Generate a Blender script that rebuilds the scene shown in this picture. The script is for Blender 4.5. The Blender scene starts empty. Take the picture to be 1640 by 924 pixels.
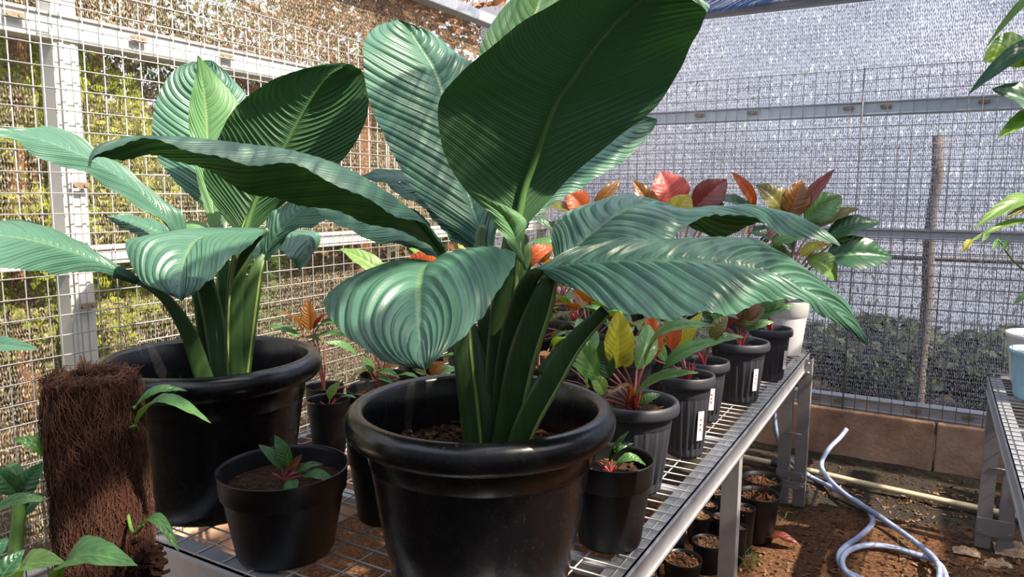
import bpy, math, random
import numpy as np
from math import sin, cos, pi, radians, sqrt
from mathutils import Matrix, Vector, noise

# ------------------------------------------------------------------ camera, light, exposure
SC = bpy.context.scene
COL = SC.collection
F = 1172.0; H = 1.5
YAW, PITCH, ROLL = radians(29.9), radians(7.3), radians(0.4)
Rm = Matrix.Rotation(YAW, 4, 'Z') @ Matrix.Rotation(pi/2-PITCH, 4, 'X') @ Matrix.Rotation(ROLL, 4, 'Z')
cd = bpy.data.cameras.new('camera'); cam = bpy.data.objects.new('camera', cd); COL.objects.link(cam)
cam.matrix_world = Matrix.Translation((0, 0, H)) @ Rm
cd.sensor_fit = 'HORIZONTAL'; cd.sensor_width = 36.0; cd.lens = F/1640*36.0; cd.clip_start = .02; cd.clip_end = 200
SC.camera = cam
SC.view_settings.view_transform = 'Standard'; SC.view_settings.look = 'None'
SC.view_settings.gamma = 1.0; SC.view_settings.use_curve_mapping = False
SC.view_settings.exposure = 0.3
SC.cycles.max_bounces = 8; SC.cycles.transparent_max_bounces = 16
SUN_AZ, SUN_EL = radians(-4), radians(49)       # azimuth from +X towards +Y
w = bpy.data.worlds.new('sky'); SC.world = w; w.use_nodes = True
nt = w.node_tree; nt.nodes.clear()
sky = nt.nodes.new('ShaderNodeTexSky'); sky.sky_type = 'NISHITA'; sky.sun_disc = False
sky.sun_elevation = SUN_EL; sky.sun_rotation = pi/2 - SUN_AZ; sky.air_density = 1.3; sky.dust_density = 4.0
mixw = nt.nodes.new('ShaderNodeMix'); mixw.data_type = 'RGBA'; mixw.inputs['Factor'].default_value = .5
mixw.inputs['B'].default_value = (6.2, 6.7, 7.6, 1)
bg = nt.nodes.new('ShaderNodeBackground'); bg.inputs['Strength'].default_value = .26
wo = nt.nodes.new('ShaderNodeOutputWorld')
nt.links.new(sky.outputs[0], mixw.inputs['A']); nt.links.new(mixw.outputs['Result'], bg.inputs['Color'])
nt.links.new(bg.outputs[0], wo.inputs['Surface'])
sl = bpy.data.lights.new('sun', 'SUN'); sl.energy = 9.5; sl.angle = radians(.6); sl.color = (1.0, .87, .68)
sun = bpy.data.objects.new('sun', sl); COL.objects.link(sun)
S = Vector((cos(SUN_EL)*cos(SUN_AZ), cos(SUN_EL)*sin(SUN_AZ), sin(SUN_EL)))
sun.rotation_euler = S.to_track_quat('Z', 'Y').to_euler()
sun.location = S*12

# ------------------------------------------------------------------ measuring helpers: a sight line meets a depth or a plane
R3 = np.array([[Rm[i][j] for j in range(3)] for i in range(3)])
O3 = np.array([0, 0, H])
def ray(x, y): return R3 @ np.array([(x-820)/F, -(y-462)/F, -1.0])
def P(x, y, d): return O3 + ray(x, y)*d
def Zp(x, y, z): r = ray(x, y); return O3 + r*(z-H)/r[2]
def Xp(x, y, v): r = ray(x, y); return O3 + r*v/r[0]
def Yp(x, y, v): r = ray(x, y); return O3 + r*v/r[1]
FWD = R3 @ np.array([0, 0, -1.0]); RIGHT = R3 @ np.array([1.0, 0, 0]); UP = np.array([0, 0, 1.0])
def nrm(v): v = np.asarray(v, float); return v/(np.linalg.norm(v)+1e-12)

# ------------------------------------------------------------------ materials
def lin(r, g, b):
    f = lambda c: ((c/255+.055)/1.055)**2.4 if c/255 > .04045 else c/255/12.92
    return (f(r), f(g), f(b), 1)
class NT:
    def __init__(s, name):
        s.m = bpy.data.materials.new(name); s.m.use_nodes = True; s.t = s.m.node_tree; s.t.nodes.clear()
        s.out = s.n('ShaderNodeOutputMaterial')
    def n(s, typ, **kw):
        nd = s.t.nodes.new(typ)
        for k, v in kw.items(): setattr(nd, k, v)
        return nd
    def l(s, a, b): s.t.links.new(a, b)
    def val(s, sock, v):
        if isinstance(v, (int, float, tuple, list)): sock.default_value = v
        else: s.l(v, sock)
    def math(s, op, a, b=None, c=None):
        nd = s.n('ShaderNodeMath', operation=op)
        for i, v in enumerate((a, b, c)):
            if v is not None: s.val(nd.inputs[i], v)
        return nd.outputs[0]
    def noise(s, vec, scale, detail=3, rough=.5):
        nd = s.n('ShaderNodeTexNoise'); nd.inputs['Scale'].default_value = scale
        nd.inputs['Detail'].default_value = detail; nd.inputs['Roughness'].default_value = rough
        if vec is not None: s.l(vec, nd.inputs['Vector'])
        return nd.outputs['Fac']
    def ramp(s, fac, stops):
        nd = s.n('ShaderNodeValToRGB'); e = nd.color_ramp.elements
        while len(e) < len(stops): e.new(.5)
        for i, (p, c) in enumerate(stops): e[i].position = p; e[i].color = c
        s.l(fac, nd.inputs[0]); return nd.outputs[0]
    def mix(s, f, a, b):
        nd = s.n('ShaderNodeMix', data_type='RGBA'); s.val(nd.inputs['Factor'], f)
        s.val(nd.inputs['A'], a); s.val(nd.inputs['B'], b); return nd.outputs['Result']
    def mapping(s, vec, sc):
        nd = s.n('ShaderNodeMapping'); nd.inputs['Scale'].default_value = sc; s.l(vec, nd.inputs[0]); return nd.outputs[0]
    def bump(s, h, strength=.3, dist=.002):
        nd = s.n('ShaderNodeBump'); nd.inputs['Strength'].default_value = strength; nd.inputs['Distance'].default_value = dist
        s.l(h, nd.inputs['Height']); return nd.outputs[0]
    def princ(s, col, rough=.5, metal=0, nor=None, spec=.5, coat=0, trans=0):
        nd = s.n('ShaderNodeBsdfPrincipled'); s.val(nd.inputs['Base Color'], col); s.val(nd.inputs['Roughness'], rough)
        s.val(nd.inputs['Metallic'], metal); nd.inputs['Specular IOR Level'].default_value = spec
        nd.inputs['Coat Weight'].default_value = coat; nd.inputs['Coat Roughness'].default_value = .08
        if nor is not None: s.l(nor, nd.inputs['Normal'])
        return nd.outputs[0]
    def obj(s): return s.n('ShaderNodeTexCoord').outputs['Object']
    def end(s, sh): s.l(sh, s.out.inputs[0]); return s.m

def leaf_mat(name, top, under, trans, rib, vein=3.0, rough=.42, spec=.5, tr=.25, bumpd=.0012, mott=None, streak=0.0):
    """two-faced leaf: colour by face, pale midrib, fine veins along the UV's first axis"""
    t = NT(name); uv = t.n('ShaderNodeUVMap').outputs[0]
    sep = t.n('ShaderNodeSeparateXYZ'); t.l(uv, sep.inputs[0])
    geo = t.n('ShaderNodeNewGeometry'); back = geo.outputs['Backfacing']
    tc = t.obj()
    ph = t.math('MULTIPLY', sep.outputs[0], 2*pi*vein)
    s1 = t.math('SINE', ph); s1 = t.math('MULTIPLY_ADD', s1, .5, .5)
    nz = t.noise(tc, 14, 3, .6)
    v = t.math('MULTIPLY_ADD', s1, .3, nz)
    colt = t.mix(t.math('MULTIPLY_ADD', v, .9, -.2), tuple(c*.72 for c in top[:3])+(1,), tuple(min(1, c*1.3) for c in top[:3])+(1,))
    colu = t.mix(v, tuple(c*.8 for c in under[:3])+(1,), tuple(min(1, c*1.2) for c in under[:3])+(1,))
    if mott:
        mn = t.noise(tc, 9, 2, .5); f = t.ramp(mn, [(.47, (0, 0, 0, 1)), (.56, (1, 1, 1, 1))])
        colt = t.mix(f, colt, mott); colu = t.mix(f, colu, mott)
    if streak:
        sn = t.noise(t.mapping(uv, (9, .4, 1)), 6, 1); f = t.ramp(sn, [(.55, (0, 0, 0, 1)), (.7, (streak, streak, streak, 1))])
        colt = t.mix(f, colt, rib)
    d = t.math('ABSOLUTE', t.math('SUBTRACT', sep.outputs[1], .5))
    rf = t.ramp(d, [(.008, (1, 1, 1, 1)), (.022, (0, 0, 0, 1))])
    col = t.mix(back, colt, colu)
    col = t.mix(t.math('MULTIPLY', rf, .55), col, rib)
    h = t.math('ADD', s1, t.math('MULTIPLY', t.noise(tc, 300, 2), .4))
    nb = t.bump(h, .35, bumpd)
    b = t.princ(col, t.math('MULTIPLY_ADD', back, .15, rough), 0, nb, spec)
    tl = t.n('ShaderNodeBsdfTranslucent'); t.val(tl.inputs[0], trans)
    mx = t.n('ShaderNodeMixShader'); mx.inputs[0].default_value = tr; t.l(b, mx.inputs[1]); t.l(tl.outputs[0], mx.inputs[2])
    return t.end(mx.outputs[0])

M = {}
M['lily'] = leaf_mat('lily_leaf', lin(72, 111, 93), lin(52, 86, 54), lin(70, 130, 40), lin(112, 140, 96), vein=3, rough=.36, tr=.07)
M['lily_light'] = leaf_mat('young_lily_leaf', lin(105, 150, 105), lin(105, 140, 85), lin(150, 190, 70), lin(165, 190, 120), vein=3, rough=.42, tr=.3)
M['green'] = leaf_mat('green_leaf', lin(72, 118, 66), lin(80, 100, 50), lin(130, 165, 40), lin(130, 160, 100), vein=1, rough=.35, streak=.4)
M['darkgreen'] = leaf_mat('dark_green_leaf', lin(40, 82, 58), lin(60, 75, 42), lin(90, 120, 30), lin(110, 145, 100), vein=1, rough=.3, tr=.15, streak=.4)
M['bronze'] = leaf_mat('bronze_leaf', lin(112, 78, 38), lin(118, 72, 32), lin(180, 100, 20), lin(190, 110, 60), vein=1, rough=.35, tr=.35)
M['orange'] = leaf_mat('orange_leaf', lin(178, 88, 46), lin(180, 84, 42), lin(215, 90, 30), lin(210, 130, 80), vein=1, rough=.4, tr=.45)
M['red'] = leaf_mat('red_leaf', lin(185, 92, 88), lin(180, 75, 65), lin(225, 80, 60), lin(225, 120, 110), vein=1, rough=.4, tr=.4)
M['maroon'] = leaf_mat('maroon_leaf', lin(110, 48, 42), lin(110, 50, 38), lin(160, 50, 30), lin(150, 70, 60), vein=1, rough=.4, tr=.25)
M['yellow'] = leaf_mat('yellow_leaf', lin(158, 158, 62), lin(170, 165, 45), lin(220, 200, 30), lin(210, 210, 110), vein=1, rough=.4, tr=.4)
M['lime'] = leaf_mat('lime_leaf', lin(112, 148, 78), lin(120, 152, 76), lin(150, 190, 70), lin(190, 210, 130), vein=1, rough=.4, tr=.35)
M['olive'] = leaf_mat('olive_leaf', lin(92, 90, 40), lin(90, 82, 35), lin(150, 120, 25), lin(140, 130, 70), vein=1, rough=.35, tr=.25)
M['pothos'] = leaf_mat('variegated_leaf', lin(60, 125, 40), lin(90, 145, 50), lin(140, 200, 30), lin(150, 180, 80), vein=1, rough=.3, tr=.3, mott=lin(160, 190, 70))

def stem_mat(name, a, b, rough=.4):
    t = NT(name); tc = t.obj(); n = t.noise(t.mapping(tc, (60, 60, 5)), 3, 3)
    col = t.mix(n, a, b); return t.end(t.princ(col, rough, 0, t.bump(n, .2, .002)))
M['stem'] = stem_mat('lily_petiole', lin(44, 70, 40), lin(72, 102, 56))
M['stem_light'] = stem_mat('sun_edge_paint', lin(120, 150, 70), lin(165, 185, 110))
M['rib_dark'] = stem_mat('midrib_green', lin(70, 105, 55), lin(95, 130, 75))
M['redstem'] = stem_mat('red_petiole', lin(120, 52, 50), lin(165, 88, 82))
M['pinkstem'] = stem_mat('pink_sheath', lin(165, 32, 52), lin(205, 75, 85))
M['brownstem'] = stem_mat('brown_petiole', lin(120, 80, 70), lin(160, 110, 95))
M['greenstem'] = stem_mat('green_petiole', lin(70, 110, 50), lin(110, 140, 70))

def plastic(name, col, rough, coat=0, dirt=.4, spec=.5):
    t = NT(name); tc = t.obj()
    n = t.noise(tc, 22, 5, .7); sp = t.noise(tc, 160, 2, .5)
    f = t.ramp(sp, [(.62, (0, 0, 0, 1)), (.72, (1, 1, 1, 1))])
    dm = t.math('MULTIPLY', t.math('MULTIPLY', f, t.ramp(n, [(.4, (0, 0, 0, 1)), (.65, (1, 1, 1, 1))])), dirt)
    c = t.mix(dm, col, lin(120, 112, 100))
    r = t.math('MULTIPLY_ADD', n, .25, rough-.1)
    return t.end(t.princ(c, r, 0, t.bump(n, .12, .003), spec, coat))
M['gloss_black'] = plastic('glossy_black_plastic', lin(14, 14, 18), .24, 0, .16, .6)
M['black'] = plastic('matt_black_plastic', lin(19, 19, 23), .42, 0, .18)
M['grey_black'] = plastic('ribbed_black_plastic', lin(48, 50, 58), .48, 0, .2)
M['white'] = plastic('white_plastic', lin(214, 214, 216), .45, 0, .3)
M['bluepot'] = plastic('pale_blue_plastic', lin(150, 195, 215), .4, 0, .2)
M['pvc'] = plastic('cream_pvc', lin(196, 182, 150), .5, 0, .9)
M['hose'] = plastic('blue_hose', lin(150, 164, 198), .35, 0, .2)
M['label'] = plastic('white_paper_tag', lin(225, 222, 222), .7, 0, .2)
M['redprint'] = plastic('red_print', lin(170, 60, 60), .7, 0, 0)

def metal(name, a, b, rough=.45, met=.55):
    t = NT(name); tc = t.obj(); n = t.noise(tc, 30, 4, .6); n2 = t.noise(tc, 4, 2)
    c = t.mix(n, a, b); c = t.mix(t.math('MULTIPLY', n2, .12), c, lin(160, 150, 135))
    return t.end(t.princ(c, t.math('MULTIPLY_ADD', n, .2, rough-.1), met, t.bump(n, .08, .002)))
M['galv'] = metal('galvanised_steel', lin(165, 170, 180), lin(200, 203, 210))
M['steel'] = metal('grey_painted_steel', lin(120, 118, 122), lin(150, 147, 148), .5, .3)
M['wire'] = metal('galvanised_wire', lin(156, 157, 160), lin(184, 183, 180), .45, .35)
M['whitepost'] = metal('pale_steel_post', lin(195, 194, 192), lin(214, 212, 206), .5, .1)
M['rust'] = metal('brown_clip', lin(120, 100, 80), lin(170, 155, 130), .5, .4)

def soil_mat(name, a, b, c, sc=60, dist=.006):
    t = NT(name); tc = t.obj(); n = t.noise(tc, sc, 6, .75); n2 = t.noise(tc, 2.2, 4, .6)
    col = t.ramp(n, [(.3, a), (.55, b), (.75, c)])
    col = t.mix(t.ramp(n2, [(.42, (0, 0, 0, 1)), (.6, (1, 1, 1, 1))]), tuple(x*.45 for x in a[:3])+(1,), col) if sc > 80 else col
    return t.end(t.princ(col, .9, 0, t.bump(n, .8, dist), .2))
M['soil'] = soil_mat('potting_soil', lin(30, 20, 15), lin(62, 42, 30), lin(110, 80, 58), 70)
M['coco_soil'] = soil_mat('coco_chip_soil', lin(60, 38, 24), lin(120, 82, 55), lin(170, 125, 88), 70)

def ground_mat():
    t = NT('earth'); tc = t.obj(); n = t.noise(tc, 70, 7, .75); n2 = t.noise(tc, 1.6, 4, .65); n3 = t.noise(tc, 12, 4, .7)
    red = t.ramp(n, [(.3, lin(52, 34, 24)), (.5, lin(112, 76, 54)), (.72, lin(172, 132, 98))])
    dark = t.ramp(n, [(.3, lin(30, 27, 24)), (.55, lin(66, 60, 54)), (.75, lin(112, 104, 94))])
    sep = t.n('ShaderNodeSeparateXYZ'); t.l(tc, sep.inputs[0])
    yy = t.math('ADD', sep.outputs[1], t.math('MULTIPLY', sep.outputs[0], -.12))
    k = t.math('MULTIPLY_ADD', n2, 1.2, t.math('MULTIPLY', yy, 1.0))
    f = t.ramp(t.math('SUBTRACT', k, 3.9), [(.25, (0, 0, 0, 1)), (.55, (1, 1, 1, 1))])
    near = t.ramp(t.math('MULTIPLY_ADD', sep.outputs[1], .5, t.math('MULTIPLY', n2, .25)), [(.62, (1, 1, 1, 1)), (.8, (0, 0, 0, 1))])   # front earth painted darker to dim its brown reflection in the pots
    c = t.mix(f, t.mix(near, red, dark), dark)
    return t.end(t.princ(c, .92, 0, t.bump(t.math('ADD', n, t.math('MULTIPLY', n3, .6)), 1.0, .02), .2))
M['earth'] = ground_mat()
def outer_ground():
    t = NT('outside_earth'); tc = t.obj(); n = t.noise(tc, 3, 6, .75); n2 = t.noise(tc, 25, 4, .7)
    c = t.ramp(n, [(.35, lin(30, 36, 20)), (.5, lin(54, 38, 31)), (.68, lin(64, 68, 34))])
    return t.end(t.princ(t.mix(t.math('MULTIPLY', n2, .7), c, lin(50, 38, 30)), .95, 0, t.bump(n2, 1, .03), .1))
M['outer'] = outer_ground()
def brick_mat():
    t = NT('clay_block'); tc = t.obj(); n = t.noise(tc, 5, 5, .7); n2 = t.noise(tc, 60, 4, .6)
    c = t.ramp(n, [(.3, lin(124, 96, 80)), (.5, lin(176, 140, 118)), (.7, lin(200, 168, 146))])
    return t.end(t.princ(t.mix(t.math('MULTIPLY', n2, .5), c, lin(118, 90, 74)), .9, 0, t.bump(n2, .6, .004), .2))
M['brick'] = brick_mat()

def net_mat(name, thread, trans, hole, period=.009, bright=lin(235, 230, 225), mixtr=.5, slant=.0, contrast=1.0, band=0.0):
    """knitted shade cloth: slanting columns of loops with see-through gaps"""
    t = NT(name); tc = t.obj(); sep = t.n('ShaderNodeSeparateXYZ'); t.l(tc, sep.inputs[0])
    a = t.math('ADD', sep.outputs[0], sep.outputs[1]); b = sep.outputs[2]
    cmb = t.n('ShaderNodeCombineXYZ'); t.l(a, cmb.inputs[0]); t.l(b, cmb.inputs[1]); vec = cmb.outputs[0]
    wig = t.noise(t.mapping(vec, (4, 9, 1)), 2, 3)
    aw = t.math('MULTIPLY_ADD', wig, .035, t.math('MULTIPLY_ADD', b, slant, a))
    col = t.math('SINE', t.math('MULTIPLY', aw, 2*pi/period))
    odd = t.math('SINE', t.math('MULTIPLY', aw, pi/period))
    bw = t.math('MULTIPLY_ADD', odd, period*.35, t.math('MULTIPLY_ADD', wig, .02, b))
    row = t.math('SINE', t.math('MULTIPLY', bw, 2*pi/(period*2.1)))
    cmb2 = t.n('ShaderNodeCombineXYZ'); t.l(aw, cmb2.inputs[0]); t.l(bw, cmb2.inputs[1])
    fine = t.noise(t.mapping(cmb2.outputs[0], (.9/period, .42/period, 1)), 1.0, 2, .6)
    big = t.noise(t.mapping(vec, (1, 1.6, 1)), 2.4, 5, .65)
    f = t.math('ADD', t.math('MULTIPLY', col, .20), t.math('MULTIPLY', row, .13))
    f = t.math('ADD', f, t.math('MULTIPLY', t.math('SUBTRACT', fine, .5), 1.3))
    f = t.math('ADD', f, t.math('MULTIPLY', t.math('SUBTRACT', big, .5), .5))
    if band: f = t.math('ADD', f, t.math('MULTIPLY', t.math('SINE', t.math('MULTIPLY', bw, 2*pi/.09)), band))
    f = t.math('ADD', t.math('MULTIPLY', f, contrast), .5 + hole)
    fac = t.ramp(f, [(.36, (0, 0, 0, 1)), (.64, (1, 1, 1, 1))])      # 1 = gap
    fn2 = t.noise(t.mapping(cmb2.outputs[0], (1.1/period, .7/period, 1)), 1.0, 1)
    c = t.mix(t.ramp(fn2, [(.5, (0, 0, 0, 1)), (.64, (1, 1, 1, 1))]), thread, bright)  # paler threads, sun sparkle put into their colour
    df = t.n('ShaderNodeBsdfDiffuse'); t.l(c, df.inputs[0])
    tl = t.n('ShaderNodeBsdfTranslucent'); t.l(t.mix(t.ramp(fn2, [(.45, (0, 0, 0, 1)), (.66, (1, 1, 1, 1))]), trans, bright), tl.inputs[0])
    m1 = t.n('ShaderNodeMixShader'); m1.inputs[0].default_value = mixtr; t.l(df.outputs[0], m1.inputs[1]); t.l(tl.outputs[0], m1.inputs[2])
    tp = t.n('ShaderNodeBsdfTransparent')
    m2 = t.n('ShaderNodeMixShader'); t.l(fac, m2.inputs[0]); t.l(m1.outputs[0], m2.inputs[1]); t.l(tp.outputs[0], m2.inputs[2])
    return t.end(m2.outputs[0])
M['net'] = net_mat('shade_net', lin(112, 102, 90), lin(120, 110, 95), .0, .0085, lin(196, 182, 156), .3, .05, .7)
M['net_rear'] = net_mat('shade_net_silver', lin(112, 110, 116), lin(168, 165, 172), .03, .011, lin(200, 205, 222), .6, .12, .75, .0)
M['net_front'] = net_mat('shade_net_black', lin(30, 32, 34), lin(34, 36, 36), -.3, .012, lin(50, 52, 52), .4)
M['net_roof'] = net_mat('shade_net_dark', lin(24, 34, 58), lin(28, 42, 74), -.24, .012, lin(48, 66, 108), .5)
M['outer_net'] = net_mat('neighbour_net', lin(225, 224, 230), lin(246, 246, 250), -.35, .05, lin(235, 236, 245), .6)

def foliage_mat(name, a, b):
    t = NT(name); tc = t.obj(); n = t.noise(tc, 1.6, 3, .6); n2 = t.noise(tc, 20, 2)
    c = t.mix(n, a, b); c = t.mix(t.math('MULTIPLY', n2, .4), c, tuple(x*.4 for x in a[:3])+(1,))
    df = t.princ(c, .6, 0, None, .3); tl = t.n('ShaderNodeBsdfTranslucent'); t.l(c, tl.inputs[0])
    mx = t.n('ShaderNodeMixShader'); mx.inputs[0].default_value = .3; t.l(df, mx.inputs[1]); t.l(tl.outputs[0], mx.inputs[2])
    return t.end(mx.outputs[0])
M['fol_yellow'] = foliage_mat('yellow_green_foliage', lin(120, 150, 40), lin(190, 190, 70))
M['fol_green'] = foliage_mat('green_foliage', lin(60, 95, 40), lin(110, 140, 60))
M['fol_dark'] = foliage_mat('dark_foliage', lin(35, 55, 35), lin(70, 85, 50))
M['fol_brown'] = foliage_mat('dry_foliage', lin(130, 84, 60), lin(185, 140, 100))
M['bark'] = soil_mat('bark', lin(70, 48, 36), lin(140, 96, 66), lin(185, 135, 95), 18, .02)
M['fibre'] = soil_mat('coco_fibre', lin(34, 18, 13), lin(76, 42, 30), lin(120, 72, 50), 90, .01)
M['fibre_hair'] = stem_mat('coco_hair', lin(48, 29, 23), lin(100, 62, 46), .9)
M['pole_wood'] = stem_mat('weathered_wood', lin(84, 74, 70), lin(128, 116, 108), .8)
M['chip'] = soil_mat('wood_chip', lin(88, 60, 44), lin(140, 106, 80), lin(188, 154, 120), 20)
M['chipdark'] = soil_mat('dark_chip', lin(45, 30, 22), lin(90, 62, 42), lin(130, 95, 70), 20)

# ------------------------------------------------------------------ object helpers
def tag(o, label=None, cat=None, group=None, kind=None):
    if label: o['label'] = label
    if cat: o['category'] = cat
    if group: o['group'] = group
    if kind: o['kind'] = kind
    return o
def root_of(p):
    while p.parent: p = p.parent
    return p
def thing(name, loc, label, cat, group=None):
    o = bpy.data.objects.new(name, None); COL.objects.link(o); o.location = tuple(loc); o.empty_display_size = .05
    return tag(o, label, cat, group)
def mesh(name, verts, faces, mat, parent=None, smooth=True, uvs=None, origin=None):
    """one mesh object; verts are world points"""
    v = np.asarray(verts, float).reshape(-1, 3)
    if parent is not None: org = np.array(root_of(parent).location)
    else: org = np.array(origin) if origin is not None else np.array([(v[:, 0].min()+v[:, 0].max())/2, (v[:, 1].min()+v[:, 1].max())/2, v[:, 2].min()])
    me = bpy.data.meshes.new(name); me.from_pydata([tuple(p) for p in (v-org)], [], [tuple(map(int, f)) for f in faces])
    if smooth: me.polygons.foreach_set('use_smooth', [True]*len(me.polygons))
    if uvs is not None:
        ul = me.uv_layers.new(name='UVMap'); idx = np.zeros(len(me.loops), int); me.loops.foreach_get('vertex_index', idx)
        ul.data.foreach_set('uv', np.asarray(uvs)[idx].ravel())
    for m in (mat if isinstance(mat, (list, tuple)) else [mat]): me.materials.append(m)
    me.update()
    o = bpy.data.objects.new(name, me); COL.objects.link(o)
    if parent is not None: o.parent = parent
    else: o.location = tuple(org)
    return o
class MB:
    """collects shapes for ONE mesh"""
    def __init__(s): s.v = []; s.f = []
    def add(s, v, f):
        n = len(s.v); s.v += [tuple(p) for p in v]; s.f += [tuple(i+n for i in q) for q in f]
    def box(s, a, b):
        (x0, y0, z0), (x1, y1, z1) = a, b
        s.add([(x0,y0,z0),(x1,y0,z0),(x1,y1,z0),(x0,y1,z0),(x0,y0,z1),(x1,y0,z1),(x1,y1,z1),(x0,y1,z1)],
              [(3,2,1,0),(4,5,6,7),(0,1,5,4),(1,2,6,5),(2,3,7,6),(3,0,4,7)])
    def tube(s, pts, r, n=6, cap=True):
        pts = [np.asarray(p, float) for p in pts]; k = len(pts); rs = r if isinstance(r, (list, tuple, np.ndarray)) else [r]*k
        ref = None; vs = []; fs = []
        for i, p in enumerate(pts):
            t = nrm(pts[min(i+1, k-1)]-pts[max(i-1, 0)])
            if ref is None: ref = nrm(np.cross(t, [0, 0, 1] if abs(t[2]) < .9 else [1, 0, 0]))
            ref = nrm(ref - t*np.dot(ref, t)); bi = np.cross(t, ref)
            for j in range(n):
                a = 2*pi*j/n; vs.append(p + (ref*cos(a)+bi*sin(a))*rs[i])
        for i in range(k-1):
            for j in range(n): fs.append((i*n+j, i*n+(j+1) % n, (i+1)*n+(j+1) % n, (i+1)*n+j))
        if cap: fs.append(tuple(range(n))[::-1]); fs.append(tuple((k-1)*n+j for j in range(n)))
        s.add(vs, fs)
    def lathe(s, c, prof, n=48, mod=None):
        vs = []; fs = []
        for i, (r, z) in enumerate(prof):
            for j in range(n):
                a = 2*pi*j/n; rr = r*(mod(a, i) if mod else 1); vs.append((c[0]+rr*cos(a), c[1]+rr*sin(a), c[2]+z))
        for i in range(len(prof)-1):
            for j in range(n): fs.append((i*n+j, i*n+(j+1) % n, (i+1)*n+(j+1) % n, (i+1)*n+j))
        s.add(vs, fs)
    def chip(s, p, sx, sy, sz, rng):
        e = Matrix.Rotation(rng.uniform(0, 6.3), 3, 'Z') @ Matrix.Rotation(rng.uniform(-.7, .7), 3, 'X') @ Matrix.Rotation(rng.uniform(-.5, .5), 3, 'Y')
        vs = [tuple(Vector(p) + e @ Vector((x*sx*rng.uniform(.7, 1), y*sy*rng.uniform(.6, 1), z*sz))) for z in (-.5, .5) for x, y in ((-.5, -.5), (.5, -.5), (.5, .5), (-.5, .5))]
        s.add(vs, [(3,2,1,0),(4,5,6,7),(0,1,5,4),(1,2,6,5),(2,3,7,6),(3,0,4,7)])
    def build(s, name, mat, parent=None, smooth=False, origin=None): return mesh(name, s.v, s.f, mat, parent, smooth, None, origin)
def crom(pts, n):
    """Catmull-Rom through rows of pts, n samples"""
    p = np.asarray(pts, float); k = len(p)
    q = np.vstack([2*p[0]-p[1], p, 2*p[-1]-p[-2]]); out = []
    for i in range(n):
        u = i/(n-1)*(k-1); j = min(int(u), k-2); t = u-j
        a, b, c, d = q[j], q[j+1], q[j+2], q[j+3]
        out.append(.5*((2*b)+(-a+c)*t+(2*a-5*b+4*c-d)*t*t+(-a+3*b-3*c+d)*t**3))
    return np.array(out)
def smoothed(me_obj, lv=1):
    m = me_obj.modifiers.new('bevel', 'BEVEL'); m.width = .002; m.segments = lv; m.limit_method = 'ANGLE'; return me_obj

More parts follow.
